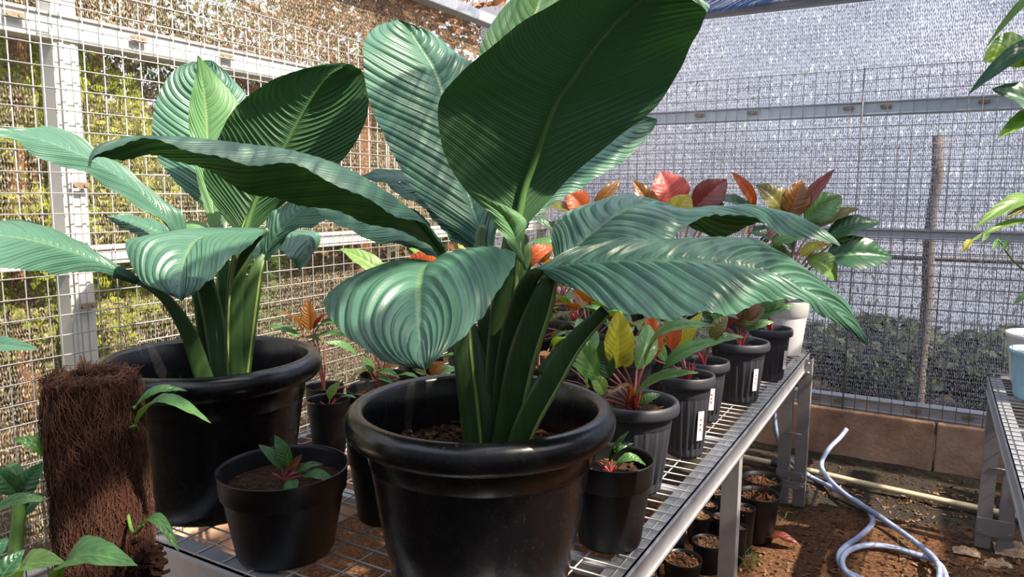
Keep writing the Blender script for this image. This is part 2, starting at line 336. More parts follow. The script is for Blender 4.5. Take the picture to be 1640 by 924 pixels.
# ------------------------------------------------------------------ leaf builders
def surface(Mm, Ll, Rr, mat, parent, name='leaf', nv=12, K=20, amp=.003, skew=.3, bulge=.06, wave=0.0, seed=0, rib=None, ribmat=None, rows=8, pw=1.5, tipk=.35):
    """leaf blade from midrib and margin curves (rows base..tip); the mesh rows follow the side veins, which are pleated"""
    n = len(Mm); rng = random.Random(seed)
    T = np.gradient(Mm, axis=0); T /= (np.linalg.norm(T, axis=1)[:, None]+1e-9)
    D = Rr-Ll; N = np.cross(D, T); N /= (np.linalg.norm(N, axis=1)[:, None]+1e-9)
    for i in range(1, n):
        if np.dot(N[i], N[i-1]) < 0: N[i] = N[i-1]
    seg = np.r_[0, np.cumsum(np.linalg.norm(np.diff(Mm, axis=0), axis=1))]; s = seg/(seg[-1]+1e-9)
    wid = np.linalg.norm(D, axis=1); wmax = wid.max()
    ph0 = [rng.uniform(0, 6) for _ in range(4)]
    ts = np.linspace(-1, 1, 2*nv+1); m = len(ts)
    nr = int(K*(1+skew)*rows)+8; us = np.linspace(-skew, 1, nr)
    U, Tt = np.meshgrid(us, ts, indexing='ij'); Aa = np.abs(Tt)
    Sx = np.clip(U+skew*Aa**pw*(1-tipk*np.clip(U, 0, 1)), 0, 1)
    def ev(C): return np.stack([np.interp(Sx.ravel(), s, C[:, k]).reshape(Sx.shape) for k in range(3)], -1)
    mm, ll, rr, tt, nn0 = ev(Mm), ev(Ll), ev(Rr), ev(T), ev(N)
    e = np.where((Tt < 0)[..., None], ll, rr); d = e-mm; dl = np.linalg.norm(d, axis=-1, keepdims=True)
    loc = np.cross(d, tt)*np.where((Tt < 0)[..., None], -1, 1); loc /= (np.linalg.norm(loc, axis=-1, keepdims=True)+1e-9)
    nn = .5*nn0+.5*loc; nn /= (np.linalg.norm(nn, axis=-1, keepdims=True)+1e-9)
    fade = np.minimum(1, np.interp(Sx, s, wid)/(wmax*.4))
    ph = K*U+np.where(Tt < 0, .5, 0)+.25*np.sin(U*11+ph0[3])
    sn = np.sin(2*pi*ph); pro = (np.abs(np.sin(pi*ph))**.75-.55)*1.1+.6*sn if rows > 4 else sn
    mod = .75+.35*np.sin(U*K*1.9+ph0[0])
    ht = amp*fade*np.minimum(1, Aa*4)*(1-.55*Aa**3)*(pro*mod+.18*np.sin(4*pi*ph+1))
    if wave: ht = ht+wave*fade*Aa**3*(np.sin(Sx*19+ph0[1]+Tt)+.6*np.sin(Sx*41+ph0[2]*Tt))
    ht = ht-np.where(Aa < .07, amp*.8*(1-Aa/.07), 0)*fade
    pos = mm+d*Aa[..., None]+nn*(bulge*dl*(4*Aa*(1-Aa))[..., None]+ht[..., None])
    uv = np.stack([ph, (Tt+1)/2], -1).reshape(-1, 2)
    fs = [(i*m+j, i*m+j+1, (i+1)*m+j+1, (i+1)*m+j) for i in range(nr-1) for j in range(m-1)]
    o = mesh(name, pos.reshape(-1, 3), fs, mat, parent, True, uv)
    if rib:
        b = MB(); k = max(6, int(n*.96)); b.tube([Mm[i]-N[i]*rib*(1-.85*s[i])*1.0-N[i]*amp*.9 for i in range(k)], [rib*(1-.85*s[i]) for i in range(k)], 7)
        b.build('midrib', ribmat or M['rib_dark'], o, True)
    return o
def blade(st, parent, mat='lily', under=False, n=110, nv=14, K=24, amp=.0028, skew=.30, bulge=.05, wave=.003, seed=0, rib=.005, face='cam', pw=1.5, tipk=.35):
    """stations (mx,my,md, lx,ly,ld, rx,ry,rd): where midrib and margins are sighted and how far away"""
    A = np.array([P(*q[0:3]) for q in st]); L = np.array([P(*q[3:6]) for q in st]); R = np.array([P(*q[6:9]) for q in st])
    A, L, R = crom(A, n), crom(L, n), crom(R, n)
    N = np.cross(R-L, np.gradient(A, axis=0)); tgt = (O3-A) if face == 'cam' else np.tile(UP, (n, 1))
    sc = (N*tgt).sum()
    if (sc < 0) != under: L, R = R, L
    return surface(A, L, R, M[mat], parent, 'leaf', nv, K, amp, skew, bulge, wave, seed, rib, pw=pw, tipk=tipk)
def wleaf(B, T, w, N, parent, mat='green', bend=.15, cup=.15, n=18, nv=5, seed=0, shape=1.0, K=9, amp=.0009, droop=0.0, name='leaf'):
    """small leaf between two world points; N its upper side"""
    B, T = np.asarray(B, float), np.asarray(T, float); d = T-B; Ln = np.linalg.norm(d); t = nrm(d)
    N = nrm(np.asarray(N, float)-t*np.dot(N, t)); side = np.cross(t, N)
    s = np.linspace(0, 1, n)
    A = B+np.outer(s, d)+np.outer(np.sin(pi*s)*bend*Ln, N)-np.outer(s**2*droop*Ln, UP)
    wd = w/2*np.maximum(.02, np.sin(pi*np.clip(s, 0, 1)**(.85*shape))**.75)*(1-.15*s)
    L = A-np.outer(wd, side)+np.outer(wd*cup*2, N); R = A+np.outer(wd, side)+np.outer(wd*cup*2, N)
    return surface(A, L, R, M[mat] if isinstance(mat, str) else mat, parent, name, nv, K, amp, .25, .08, w*.02, seed, rows=3)
def pleaf(bx, by, bd, tx, ty, td, wpx, parent, mat='green', face=(.6, .8, 0), bend=.12, cup=.15, seed=0, shape=1.0, stem=None, stemmat='redstem', sr=.004, droop=0.0):
    B, T = P(bx, by, bd), P(tx, ty, td); N = -FWD*face[0]+UP*face[1]+RIGHT*face[2]
    w_ = wpx/F*(bd+td)/2
    o = wleaf(B, T, w_, N, parent, mat, bend, cup, seed=seed, shape=shape, droop=droop)
    if stem is not None:
        C = np.asarray(stem, float); b = MB(); mid = (C+B)/2+UP*.1*np.linalg.norm(B-C)*0+(B-C)*[-.12, -.12, .12]
        b.tube(crom([C, mid, B], 9), [sr*(1.3-.5*i/8) for i in range(9)], 6); b.build('petiole', M[stemmat], o, True)
    return o
def petiole(pts, parent, mat='stem', flat=.42, n=26, name='petiole', edge=None):
    """broad channelled stalk: points (px,py,depth,width px)"""
    C = crom([P(*q[:3]) for q in pts], n); W = crom([[q[3]/F*q[2]/2] for q in pts], n)[:, 0]
    vs = []; fs = []; m = 14
    for i in range(n):
        t = nrm(C[min(i+1, n-1)]-C[max(i-1, 0)]); vd = nrm(C[i]-O3); maj = nrm(np.cross(t, vd)); mi = np.cross(maj, t)
        for j in range(m):
            a = 2*pi*j/m; rx = cos(a); ry = sin(a)*flat
            if sin(a) < 0: ry += .28*flat*(1-abs(rx))          # shallow channel
            ry *= (1 + .0*i)
            vs.append(C[i]+maj*rx*W[i]+mi*ry*W[i])
    for i in range(n-1):
        for j in range(m): fs.append((i*m+j, i*m+(j+1) % m, (i+1)*m+(j+1) % m, (i+1)*m+j))
    fs.append(tuple(range(m))[::-1]); fs.append(tuple((n-1)*m+j for j in range(m)))
    o = mesh(name, vs, fs, M[mat], parent, True)
    if edge:                                                    # sun rim light, built as a pale strip along the stalk
        b = MB(); pts2 = []
        for i in range(n):
            t = nrm(C[min(i+1, n-1)]-C[max(i-1, 0)]); vd = nrm(C[i]-O3); maj = nrm(np.cross(t, vd)); pts2.append(C[i]-maj*W[i]*edge-vd*W[i]*flat*sqrt(1-edge*edge)*.9)
        b.tube(pts2, [W[i]*.16 for i in range(n)], 6); b.build('painted_sun_edge', M['stem_light'], o, True)
    return o

# ------------------------------------------------------------------ pots
def soil_disc(c, r, z, parent, mat='soil', chips=0, seed=0, chipmat='chip', s=.008):
    rng = random.Random(seed); vs = [(c[0], c[1], z+.004)]; fs = []; nr, na = 9, 36
    for i in range(1, nr+1):
        for j in range(na):
            a = 2*pi*j/na; rr = r*i/nr
            vs.append((c[0]+rr*cos(a), c[1]+rr*sin(a), z+.006*noise.noise(Vector((rr*cos(a)*25+seed, rr*sin(a)*25, 0)))+(0 if i < nr else -.004)))
    for j in range(na): fs.append((0, 1+j, 1+(j+1) % na))
    for i in range(nr-1):
        for j in range(na): a0 = 1+i*na; fs.append((a0+j, a0+na+j, a0+na+(j+1) % na, a0+(j+1) % na))
    o = mesh('soil', vs, fs, M[mat], parent, False)
    if chips:
        b = MB()
        for _ in range(chips):
            a = rng.uniform(0, 6.3); rr = r*.95*sqrt(rng.random()); q = rng.uniform(.5, 1.4)*s
            b.chip((c[0]+rr*cos(a), c[1]+rr*sin(a), z+rng.uniform(.002, .008)), q*1.6, q*.8, q*.4, rng)
        tag(b.build('bark_chips', M[chipmat], o), kind='stuff')
    return o
def pot_big(c, parent, r=.258, h=.355, mat='gloss_black'):
    k = r
    body = [(.0, .0), (.60*k, .0), (.655*k, .012), (.68*k, .03), (.76*k, h*.4), (.815*k, h*.68), (.826*k, h*.70), (.826*k, h*.715), (.835*k, h*.72), (.855*k, h*.86)]
    o = MB(); o.lathe(c, body, 96); pot = o.build('pot', M[mat], parent, True)
    rim = []
    for i in range(15):                                                  # rolled lip
        a = radians(-118 + i*208/14); rim.append((.912*k+.088*k*cos(a), h-.029+.029*sin(a)))
    rim = [(.85*k, h*.85), (.87*k, h-.055)] + rim + [(.88*k, h-.002), (.862*k, h-.010), (.84*k, h*.86), (.78*k, h*.6), (.64*k, .03), (0, .02)]
    b = MB(); b.lathe(c, rim, 96); b.build('rim', M[mat], pot, True); return pot
def pot_smooth(c, parent, r=.134, h=.18, mat='black', n=56):
    prof = [(0, 0), (.72*r, 0), (.75*r, .006), (.915*r, h*.70), (.925*r, h*.72), (.965*r, h*.735), (.985*r, h*.97), (1.0*r, h*.985), (1.0*r, h), (.975*r, h), (.965*r, h*.95), (.9*r, h*.72), (.72*r, .012), (0, .012)]
    b = MB(); b.lathe(c, prof, n); o = b.build('pot', M[mat], parent, True); return o
def pot_ribbed(c, parent, r=.11, h=.24, mat='grey_black', rimh=.032, ribs=20):
    prof = [(0, 0), (.60*r, 0), (.64*r, .008), (.655*r, .03), (.70*r, h*.3), (.76*r, h*.55), (.80*r, h*.72), (.81*r, h*.735), (.83*r, h*.75), (.845*r, h-rimh)]
    def mod(a, i): return 1+({2: .012, 3: .035, 4: .04, 5: .035, 6: .03}.get(i, 0)*max(-1, min(1, 1.8*sin(ribs*a))) if 2 <= i <= 6 else 0)
    b = MB(); b.lathe(c, prof, 156, mod); o = b.build('pot', M[mat], parent, True)
    rim = [(.83*r, h-rimh), (.94*r, h-rimh)]
    for i in range(9): a = radians(-40+i*150/8); rim.append((.93*r+.07*r*cos(a), h-rimh*.55+rimh*.55*sin(a)))
    rim += [(.86*r, h-.004), (.84*r, h-.02), (.80*r, h*.7), (.66*r, .03), (0, .02)]
    b = MB(); b.lathe(c, rim, 60); b.build('rim', M[mat], o, True); return o
def pot_tag(c, r, h, ang, parent, z0=.24, z1=.60, wd=.024, taper=.70):
    """white stick-on label following the pot wall"""
    vs = []; q = []
    for zz in (z0, z1):
        rr = r*(taper+(.84-taper)*zz)+.0055
        for k in (-1, 1): a = ang+k*wd/r/2; vs.append((c[0]+rr*cos(a), c[1]+rr*sin(a), c[2]+h*zz))
    for v in list(vs): vs.append((v[0]-.001*cos(ang), v[1]-.001*sin(ang), v[2]))
    o = mesh('label_sticker', vs, [(0, 1, 3, 2), (4, 6, 7, 5), (0, 4, 5, 1), (2, 3, 7, 6), (0, 2, 6, 4), (1, 5, 7, 3)], M['label'], parent, False)
    b = MB()
    A, B, C, D = [np.array(v) for v in vs[:4]]
    for i in range(3):
        f = .35+.17*i; l = A+(C-A)*f; r_ = B+(D-B)*f; out = np.array([cos(ang), sin(ang), 0])*.0009
        p0, p1 = l+(r_-l)*.35+out, l+(r_-l)*.65+out; up = (C-A)*.06
        b.add([p0, p1, p1+up, p0+up], [(0, 1, 2, 3)])
    b.build('print', M['redprint'], o); return o

# ================================================================== THE SETTING
def struct(name, a, b, mat):
    m = MB(); m.box(a, b); return tag(m.build(name, M[mat]), kind='structure')
g = MB(); nx, ny = 90, 90; gx0, gx1, gy0, gy1 = -2.36, 3.2, -1.2, 4.62
vs = []; fs = []
for i in range(nx+1):
    for j in range(ny+1):
        x = gx0+(gx1-gx0)*i/nx; y = gy0+(gy1-gy0)*j/ny
        vs.append((x, y, .018*(noise.noise(Vector((x*2.2, y*2.2, 0))))+.012*noise.noise(Vector((x*7, y*7, 3)))-.012))
for i in range(nx):
    for j in range(ny): a = i*(ny+1)+j; fs.append((a, a+ny+1, a+ny+2, a+1))
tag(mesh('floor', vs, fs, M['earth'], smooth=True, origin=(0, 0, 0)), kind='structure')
m = MB(); m.box((-30, -14, -.2), (26, 34, -.06)); tag(m.build('ground_outside', M['outer'], origin=(0, 0, 0)), kind='structure')

def kerb(name, along, segs):
    for k, (a, b) in enumerate(segs):
        m = MB()
        if along == 'x': m.box((a+.004, 4.575, -.05), (b-.004, 4.72, .262))
        else: m.box((-2.44, a+.004, -.05), (-2.30, b-.004, .262))
        o = m.build(name, M['brick']); bv = o.modifiers.new('bevel', 'BEVEL'); bv.width = .012; bv.segments = 3
        tag(o, kind='structure')
kerb('trim_rear_kerb', 'x', [(-2.3, -.9), (-.9, .085), (.085, 1.1), (1.1, 3.2)])
kerb('trim_left_kerb', 'y', [(-1.2, .2), (.2, 1.5), (1.5, 2.9), (2.9, 4.57)])

def net(name, pts, mat, nu=30, nv=12, bulge=.02, seed=0):
    A, B, C, D = [np.array(p, float) for p in pts]; vs = []; fs = []; n = nrm(np.cross(B-A, D-A))
    for i in range(nu+1):
        for j in range(nv+1):
            u, v = i/nu, j/nv; p = A*(1-u)*(1-v)+B*u*(1-v)+C*u*v+D*(1-u)*v
            vs.append(p+n*bulge*noise.noise(Vector((u*6+seed, v*3, seed))))
    for i in range(nu):
        for j in range(nv): a = i*(nv+1)+j; fs.append((a, a+nv+1, a+nv+2, a+1))
    return tag(mesh(name, vs, fs, M[mat], origin=(0, 0, 0)), kind='structure')
net('wall_left', [(-2.46, -1.2, .2), (-2.46, 4.76, .2), (-2.46, 4.76, 2.54), (-2.46, -1.2, 2.54)], 'net', seed=1)
net('wall_rear', [(-2.46, 4.78, .2), (3.2, 4.78, .2), (3.2, 4.78, 2.64), (-2.46, 4.78, 2.64)], 'net_rear', seed=4)
net('ceiling', [(-2.46, 4.25, 2.70), (3.2, 4.25, 2.72), (3.2, 4.76, 2.68), (-2.46, 4.76, 2.60)], 'net_roof', seed=7, bulge=.05)
for k, (x0, x1) in enumerate([(-.16, .35), (.43, .90), (1.12, 1.22), (1.42, 1.78), (2.02, 2.16), (2.46, 3.2)]):   # unseen shade-cloth strips, added with gaps that shape the sun patches
    net('ceiling', [(x0, -1.2, 2.66), (x1, -1.2, 2.66), (x1, 4.2, 2.68), (x0, 4.2, 2.68)], 'net_roof', seed=17+k, bulge=.02)
net('ceiling', [(.95, -1.2, 2.72), (3.2, -1.2, 2.72), (3.2, .62, 2.72), (.95, .62, 2.72)], 'net_roof', seed=29, bulge=.02)  # unseen sheet added to shade the front floor
net('wall_front', [(-2.46, -1.22, -.05), (3.25, -1.22, -.05), (3.25, -1.22, 2.66), (-2.46, -1.22, 2.66)], 'net_front', seed=31)  # unseen enclosure wall, added to cut ambient light from behind the camera
net('wall_right', [(3.25, -1.2, -.05), (3.25, 4.76, -.05), (3.25, 4.76, 2.7), (3.25, -1.2, 2.7)], 'net_front', seed=33)  # unseen enclosure wall, added to lower the ambient light
net('ceiling', [(-2.46, 2.9, 2.58), (-1.9, 2.9, 2.62), (-1.9, 3.7, 2.62), (-2.46, 3.7, 2.58)], 'net_rear', seed=9, bulge=.04)

def beam(name, a, b, mat, groove=None):
    m = MB(); m.box(a, b)
    o = m.build(name, M[mat]); bv = o.modifiers.new('bevel', 'BEVEL'); bv.width = .004; bv.segments = 2
    return tag(o, kind='structure')
# rails along the left and the rear, posts
for z0, z1 in ((1.955, 2.035), (1.265, 1.325), (.265, .335)):
    beam('trim_left_rail', (-2.41, -1.2, z0), (-2.335, 4.62, z1), 'whitepost')
    beam('trim_left_rail_lip', (-2.335, -1.2, z1-.012), (-2.327, 4.62, z1), 'whitepost')
for z0, z1 in ((1.955, 2.035), (1.27, 1.325), (.262, .335)):
    beam('trim_rear_rail', (-2.41, 4.635, z0), (3.2, 4.70, z1), 'galv')
    beam('trim_rear_rail_lip', (-2.40, 4.625, z0), (3.2, 4.635, z0+.012), 'galv')
    beam('trim_rear_rail_lip', (-2.40, 4.625, z1-.012), (3.2, 4.635, z1), 'galv')
for y in (1.286, 4.56):
    beam('trim_left_post', (-2.425, y, .26), (-2.345, y+.078, 2.52), 'whitepost')
    for k in range(2): beam('trim_left_post_ridge', (-2.345, y+.014+k*.036, .26), (-2.338, y+.028+k*.036, 1.95), 'whitepost')
beam('trim_left_top', (-2.44, -1.2, 2.50), (-2.36, 4.72, 2.56), 'galv')
beam('trim_rear_top', (-2.44, 4.66, 2.60), (3.2, 4.74, 2.64), 'steel')
beam('trim_rear_post', (1.9, 4.63, .26), (1.98, 4.7, 2.6), 'galv')
# clips with bolts that hold the wire mesh to the rails
def clip(p, ax):
    m = MB(); p = np.array(p)
    d = np.array([0, 1, 0]) if ax == 'y' else np.array([1, 0, 0]); o_ = np.array([1, 0, 0]) if ax == 'y' else np.array([0, -1, 0])
    a = p-d*.028-UP*.009; b = p+d*.028+UP*.009+o_*.005
    m.box(tuple(np.minimum(a, b)), tuple(np.maximum(a, b)))
    for s_ in (-.016, .016): m.tube([p+d*s_, p+d*s_+o_*.011], .0065, 8)
    return m.build('rail_clip', M['rust'])
CL = [((-2.322, 1.17, 2.0), 'y', 'brown steel clip on the upper left rail, left of the pale post', 'clips on the upper left rail'),
      ((-2.322, 1.55, 2.0), 'y', 'brown steel clip on the upper left rail, first right of the pale post', 'clips on the upper left rail'),
      ((-2.322, 1.90, 2.0), 'y', 'brown steel clip on the upper left rail, just above the left plant', 'clips on the upper left rail'),
      ((-2.322, 1.325, 1.52), 'y', 'steel clip bolted to the pale left post between the two long leaves', 'clips on the left post'),
      ((-2.322, 1.325, 1.14), 'y', 'small steel clip bolted low on the pale left post', 'clips on the left post'),
      ((-1.32, 4.617, 2.0), 'x', 'clip on the upper rear rail nearest the big dark leaf', 'clips on the upper rear rail'),
      ((-1.0, 4.617, 2.0), 'x', 'second clip on the upper rear rail counted from the big dark leaf', 'clips on the upper rear rail'),
      ((-.47, 4.617, 2.0), 'x', 'clip on the upper rear rail just left of the dark vertical seam', 'clips on the upper rear rail'),
      ((-.28, 4.617, 2.0), 'x', 'clip on the upper rear rail just right of the dark vertical seam', 'clips on the upper rear rail'),
      ((.18, 4.617, 2.0), 'x', 'clip on the upper rear rail nearest the leaves at the right edge', 'clips on the upper rear rail'),
      ((-.56, 4.617, .30), 'x', 'clip on the bottom rear rail right beside the far bench leg', 'clips on the bottom rear rail'),
      ((-.42, 4.617, .30), 'x', 'second clip on the bottom rear rail from the far bench leg', 'clips on the bottom rear rail'),
      ((-.02, 4.617, .30), 'x', 'clip on the bottom rear rail above the kerb joint', 'clips on the bottom rear rail'),
      ((.23, 4.617, .30), 'x', 'clip on the bottom rear rail by the right bench leg', 'clips on the bottom rear rail')]
for p, ax, lb, gr in CL: tag(clip(p, ax), lb, 'clip', gr)

def wire_panel(kind, a0, a1, z0, z1, off, label, step=.0632, r=.0021, mat='wire', jitter=0):
    """welded wire mesh: one panel; kind 'y' runs along the left side, 'x' along the rear"""
    m = MB(); rng = random.Random(int(a0*100))
    q = (lambda a, z, o=0: (off+o, a, z)) if kind == 'y' else (lambda a, z, o=0: (a, off-o, z))
    k = int(round((a1-a0)/step))
    for i in range(k+1):
        a = a0+(a1-a0)*i/k; w_ = rng.uniform(-1, 1)*.002
        m.tube([q(a, z0), q(a+w_, (z0+z1)/2), q(a, z1)], r, 5)
    kz = int(round((z1-z0)/step))
    for i in range(kz+1):
        z = z0+(z1-z0)*i/kz; w_ = rng.uniform(-1, 1)*.002
        m.tube([q(a0, z, r*1.8), q((a0+a1)/2, z+w_, r*1.8), q(a1, z, r*1.8)], r, 5)
    return tag(m.build('wire_mesh_panel', M[mat], smooth=True), label, 'wire mesh', 'wire mesh panels')
wire_panel('y', -1.1, 1.27, .25, 2.18, -2.318, 'galvanised wire mesh panel at far left, left of the pale post')
wire_panel('y', 1.235, 2.86, .25, 2.18, -2.312, 'sunlit wire mesh panel just right of the pale left post')
wire_panel('y', 2.82, 4.58, .25, 2.18, -2.318, 'wire mesh panel on the left side nearest the far corner')
wire_panel('x', -2.28, -.396, .26, 2.205, 4.608, 'wire mesh panel on the rear side, left of the vertical seam', mat='steel')
wire_panel('x', -.396, 1.5, .26, 2.205, 4.600, 'wire mesh panel on the rear side, right of the vertical seam', mat='steel')
wire_panel('x', -2.3, 1.5, .30, 1.80, 4.83, 'second wire mesh seen behind the rear net', mat='steel')
m = MB(); m.tube([(-.396, 4.595, .26), (-.394, 4.594, 1.2), (-.396, 4.595, 2.21)], .005, 6); tag(m.build('trim_rear_seam', M['steel'], smooth=True), kind='structure')

# ------------------------------------------------------------------ outside
M['fol_olive'] = foliage_mat('olive_foliage', lin(96, 84, 52), lin(150, 134, 84))
def post_thing(p, r, h, label, mat='pole_wood', cat='post', name='wooden_post', ax=None):
    m = MB(); rng = random.Random(3); k = 8
    if ax is None: pts = [(p[0]+rng.uniform(-.01, .01), p[1], p[2]+h*i/k) for i in range(k+1)]
    else: pts = [(p[0]+ax[0]*i/k, p[1]+ax[1]*i/k, p[2]+ax[2]*i/k+rng.uniform(-.008, .008)) for i in range(k+1)]
    m.tube(pts, [r*rng.uniform(.9, 1.08) for _ in pts], 9); return tag(m.build(name, M[mat], smooth=True), label, cat)
post_thing((-.012, 5.0, 0), .032, 1.86, 'dark wooden post standing behind the rear net')
post_thing((-.9, 5.02, 1.14), .014, 0, 'thin horizontal pole behind the rear net', cat='pole', name='horizontal_pole', ax=(3.4, 0, .0))
# pale shade wall of the neighbouring house behind
o = net('neighbour', [(-4.2, 6.6, .28), (5.5, 6.6, .28), (5.5, 6.6, 3.4), (-4.2, 6.6, 3.4)], 'outer_net', seed=12, bulge=.15)
del o['kind']; o.name = 'shade_screen'; tag(o, 'pale grey shade screen of the neighbouring house behind the rear net', 'screen')
for x in (-4.1, -1.6, .9, 3.4, 5.4):
    m = MB(); m.tube([(x, 6.9, -.1), (x, 6.9, 3.35)], .03, 8); b = m.build('screen_post', M['galv'], o, True)

def foliage(c, rad, n, size, seed):
    rng = random.Random(seed); vs = []; fs = []
    for i in range(n):
        while True:
            p = Vector([rng.uniform(-1, 1) for _ in range(3)])
            if .15 < p.length < 1 and noise.noise(p*2.3+Vector((seed, 0, 0))) > -.12: break
        q = Vector((c[0]+p.x*rad[0], c[1]+p.y*rad[1], c[2]+p.z*rad[2])); s_ = size*rng.uniform(.5, 1.3)
        a = Vector([rng.uniform(-1, 1) for _ in range(3)]).normalized(); b = a.orthogonal().normalized(); k = len(vs)
        vs += [q-a*s_, q+b*s_*.45+a*s_*.1, q+a*s_, q-b*s_*.45+a*s_*.1]; fs.append((k, k+1, k+2, k+3))
    return [tuple(v) for v in vs], fs
def shrub(x, y, rad, h, mat, label, seed, n=1500):
    t = thing('garden_shrub', (x, y, -.06), label, 'shrub', 'shrubs outside the netting')
    v, f = foliage((x, y, h*.55), (rad, rad, h*.5), n, .06, seed); mesh('foliage', v, f, M[mat], t, False)
    m = MB(); rng = random.Random(seed)
    for k in range(4): m.tube([(x, y, -.06), (x+rng.uniform(-.2, .2), y+rng.uniform(-.2, .2), h*.4), (x+rng.uniform(-.5, .5)*rad, y+rng.uniform(-.5, .5)*rad, h*.85)], [.03, .02, .008], 6)
    m.build('stem', M['bark'], t, True)
def tree(x, y, h, tr, mat, label, seed, crown=1.6, lean=0.0):
    t = thing('garden_tree', (x, y, -.06), label, 'tree', 'trees outside the netting')
    m = MB(); m.tube(crom([(x, y, -.06), (x+lean*.3, y, h*.35), (x+lean, y+.1, h*.7), (x+lean*1.2, y, h)], 12), [tr*(1.15-.7*i/11) for i in range(12)], 10)
    rng = random.Random(seed)
    m.build('trunk', M['bark'], t, True); b = MB()
    for k in range(6):
        a = rng.uniform(0, 6.3); z = h*rng.uniform(.5, .85); b.tube([(x+lean*.8, y, z), (x+lean+cos(a)*crown*.5, y+sin(a)*crown*.5, z+.5), (x+lean+cos(a)*crown*.9, y+sin(a)*crown*.9, z+.8)], [tr*.35, tr*.22, .01], 6)
    b.build('branches', M['bark'], t, True)
    v, f = foliage((x+lean, y, h*.95), (crown, crown, h*.36), 6000, .08, seed); mesh('foliage', v, f, M[mat], t, False)
for k, (x, y, rad, h, mat, lb) in enumerate([
    (-4.6, 1.0, .75, 2.9, 'fol_yellow', 'sunlit yellow-green shrub outside, left of the pale post'),
    (-5.4, 2.9, .8, 2.5, 'fol_yellow', 'yellow-green shrub outside, seen just right of the pale post'),
    (-6.0, 4.4, .9, 2.0, 'fol_green', 'green shrub outside behind the left plant'),
    (-5.6, 6.4, 1.1, 2.6, 'fol_olive', 'dry brown shrub outside behind the tall left leaf'),
    (-7.5, 1.8, 1.3, 3.4, 'fol_dark', 'dark shrub far outside on the left'),
    (-8.2, 4.3, 1.7, 4.6, 'fol_olive', 'brownish tall shrub far outside behind the left fence'),
    (-8.0, 7.2, 1.6, 3.8, 'fol_brown', 'reddish dry shrub far outside near the far corner'),
    (-6.2, 9.3, 1.6, 3.4, 'fol_green', 'green shrub outside beyond the far left corner'),
    (-3.9, 8.6, 1.2, 3.0, 'fol_brown', 'dry shrub outside behind the corner of the enclosure'),
    (-3.7, .2, .35, .9, 'fol_green', 'low green shrub outside the left netting near the camera'),
    (-4.0, 3.4, .45, .7, 'fol_green', 'low leafy shrub outside behind the big left pot'),
    (-10.5, 5.5, 2.6, 6.0, 'fol_olive', 'tallest brown shrub mass farthest behind the left fence'),
    (-11, 10, 2.6, 5.2, 'fol_green', 'tall green shrub mass farthest behind the corner'),
    (-9.5, -.3, 2.0, 4.2, 'fol_green', 'tall green shrub far outside at the left edge'),
    (-1.2, 5.35, .3, .42, 'fol_green', 'low green weeds outside the rear net by the bench'),
    (-2.1, 5.9, .55, .62, 'fol_dark', 'low dark bush outside the rear net near the far corner'), (-1.1, 6.05, .5, .60, 'fol_dark', 'low dark bush outside the rear net behind the bench end'),
    (-.25, 5.85, .5, .62, 'fol_dark', 'low dark bush outside the rear net left of the wooden post'), (.55, 5.95, .5, .60, 'fol_dark', 'low dark bush outside the rear net right of the wooden post'), (1.5, 5.95, .6, .62, 'fol_dark', 'low dark bush outside the rear net at the right edge')]):
    shrub(x, y, rad, h, mat, lb, 10+k, 6500 if h > 1 else 2200)
for k, (x, y, h, tr, mat, lb, cr, ln) in enumerate([
    (-5.2, 2.55, 4.6, .07, 'fol_green', 'slim reddish tree trunk outside, right of the pale post', 1.3, .1),
    (-5.6, 3.35, 4.8, .06, 'fol_brown', 'second slim trunk outside behind the left plant', 1.2, -.1),
    (-4.9, 5.55, 5.0, .09, 'fol_brown', 'orange-lit tree trunk outside above the left plant', 1.5, .05),
    (-4.2, 1.55, 4.5, .12, 'fol_dark', 'dark tree trunk outside behind the pale post', 1.2, .0),
    (-6.5, 8.0, 5.2, .13, 'fol_brown', 'tall tree outside behind the far corner', 2.0, .1)]):
    tree(x, y, h, tr, mat, lb, 40+k, cr, ln)

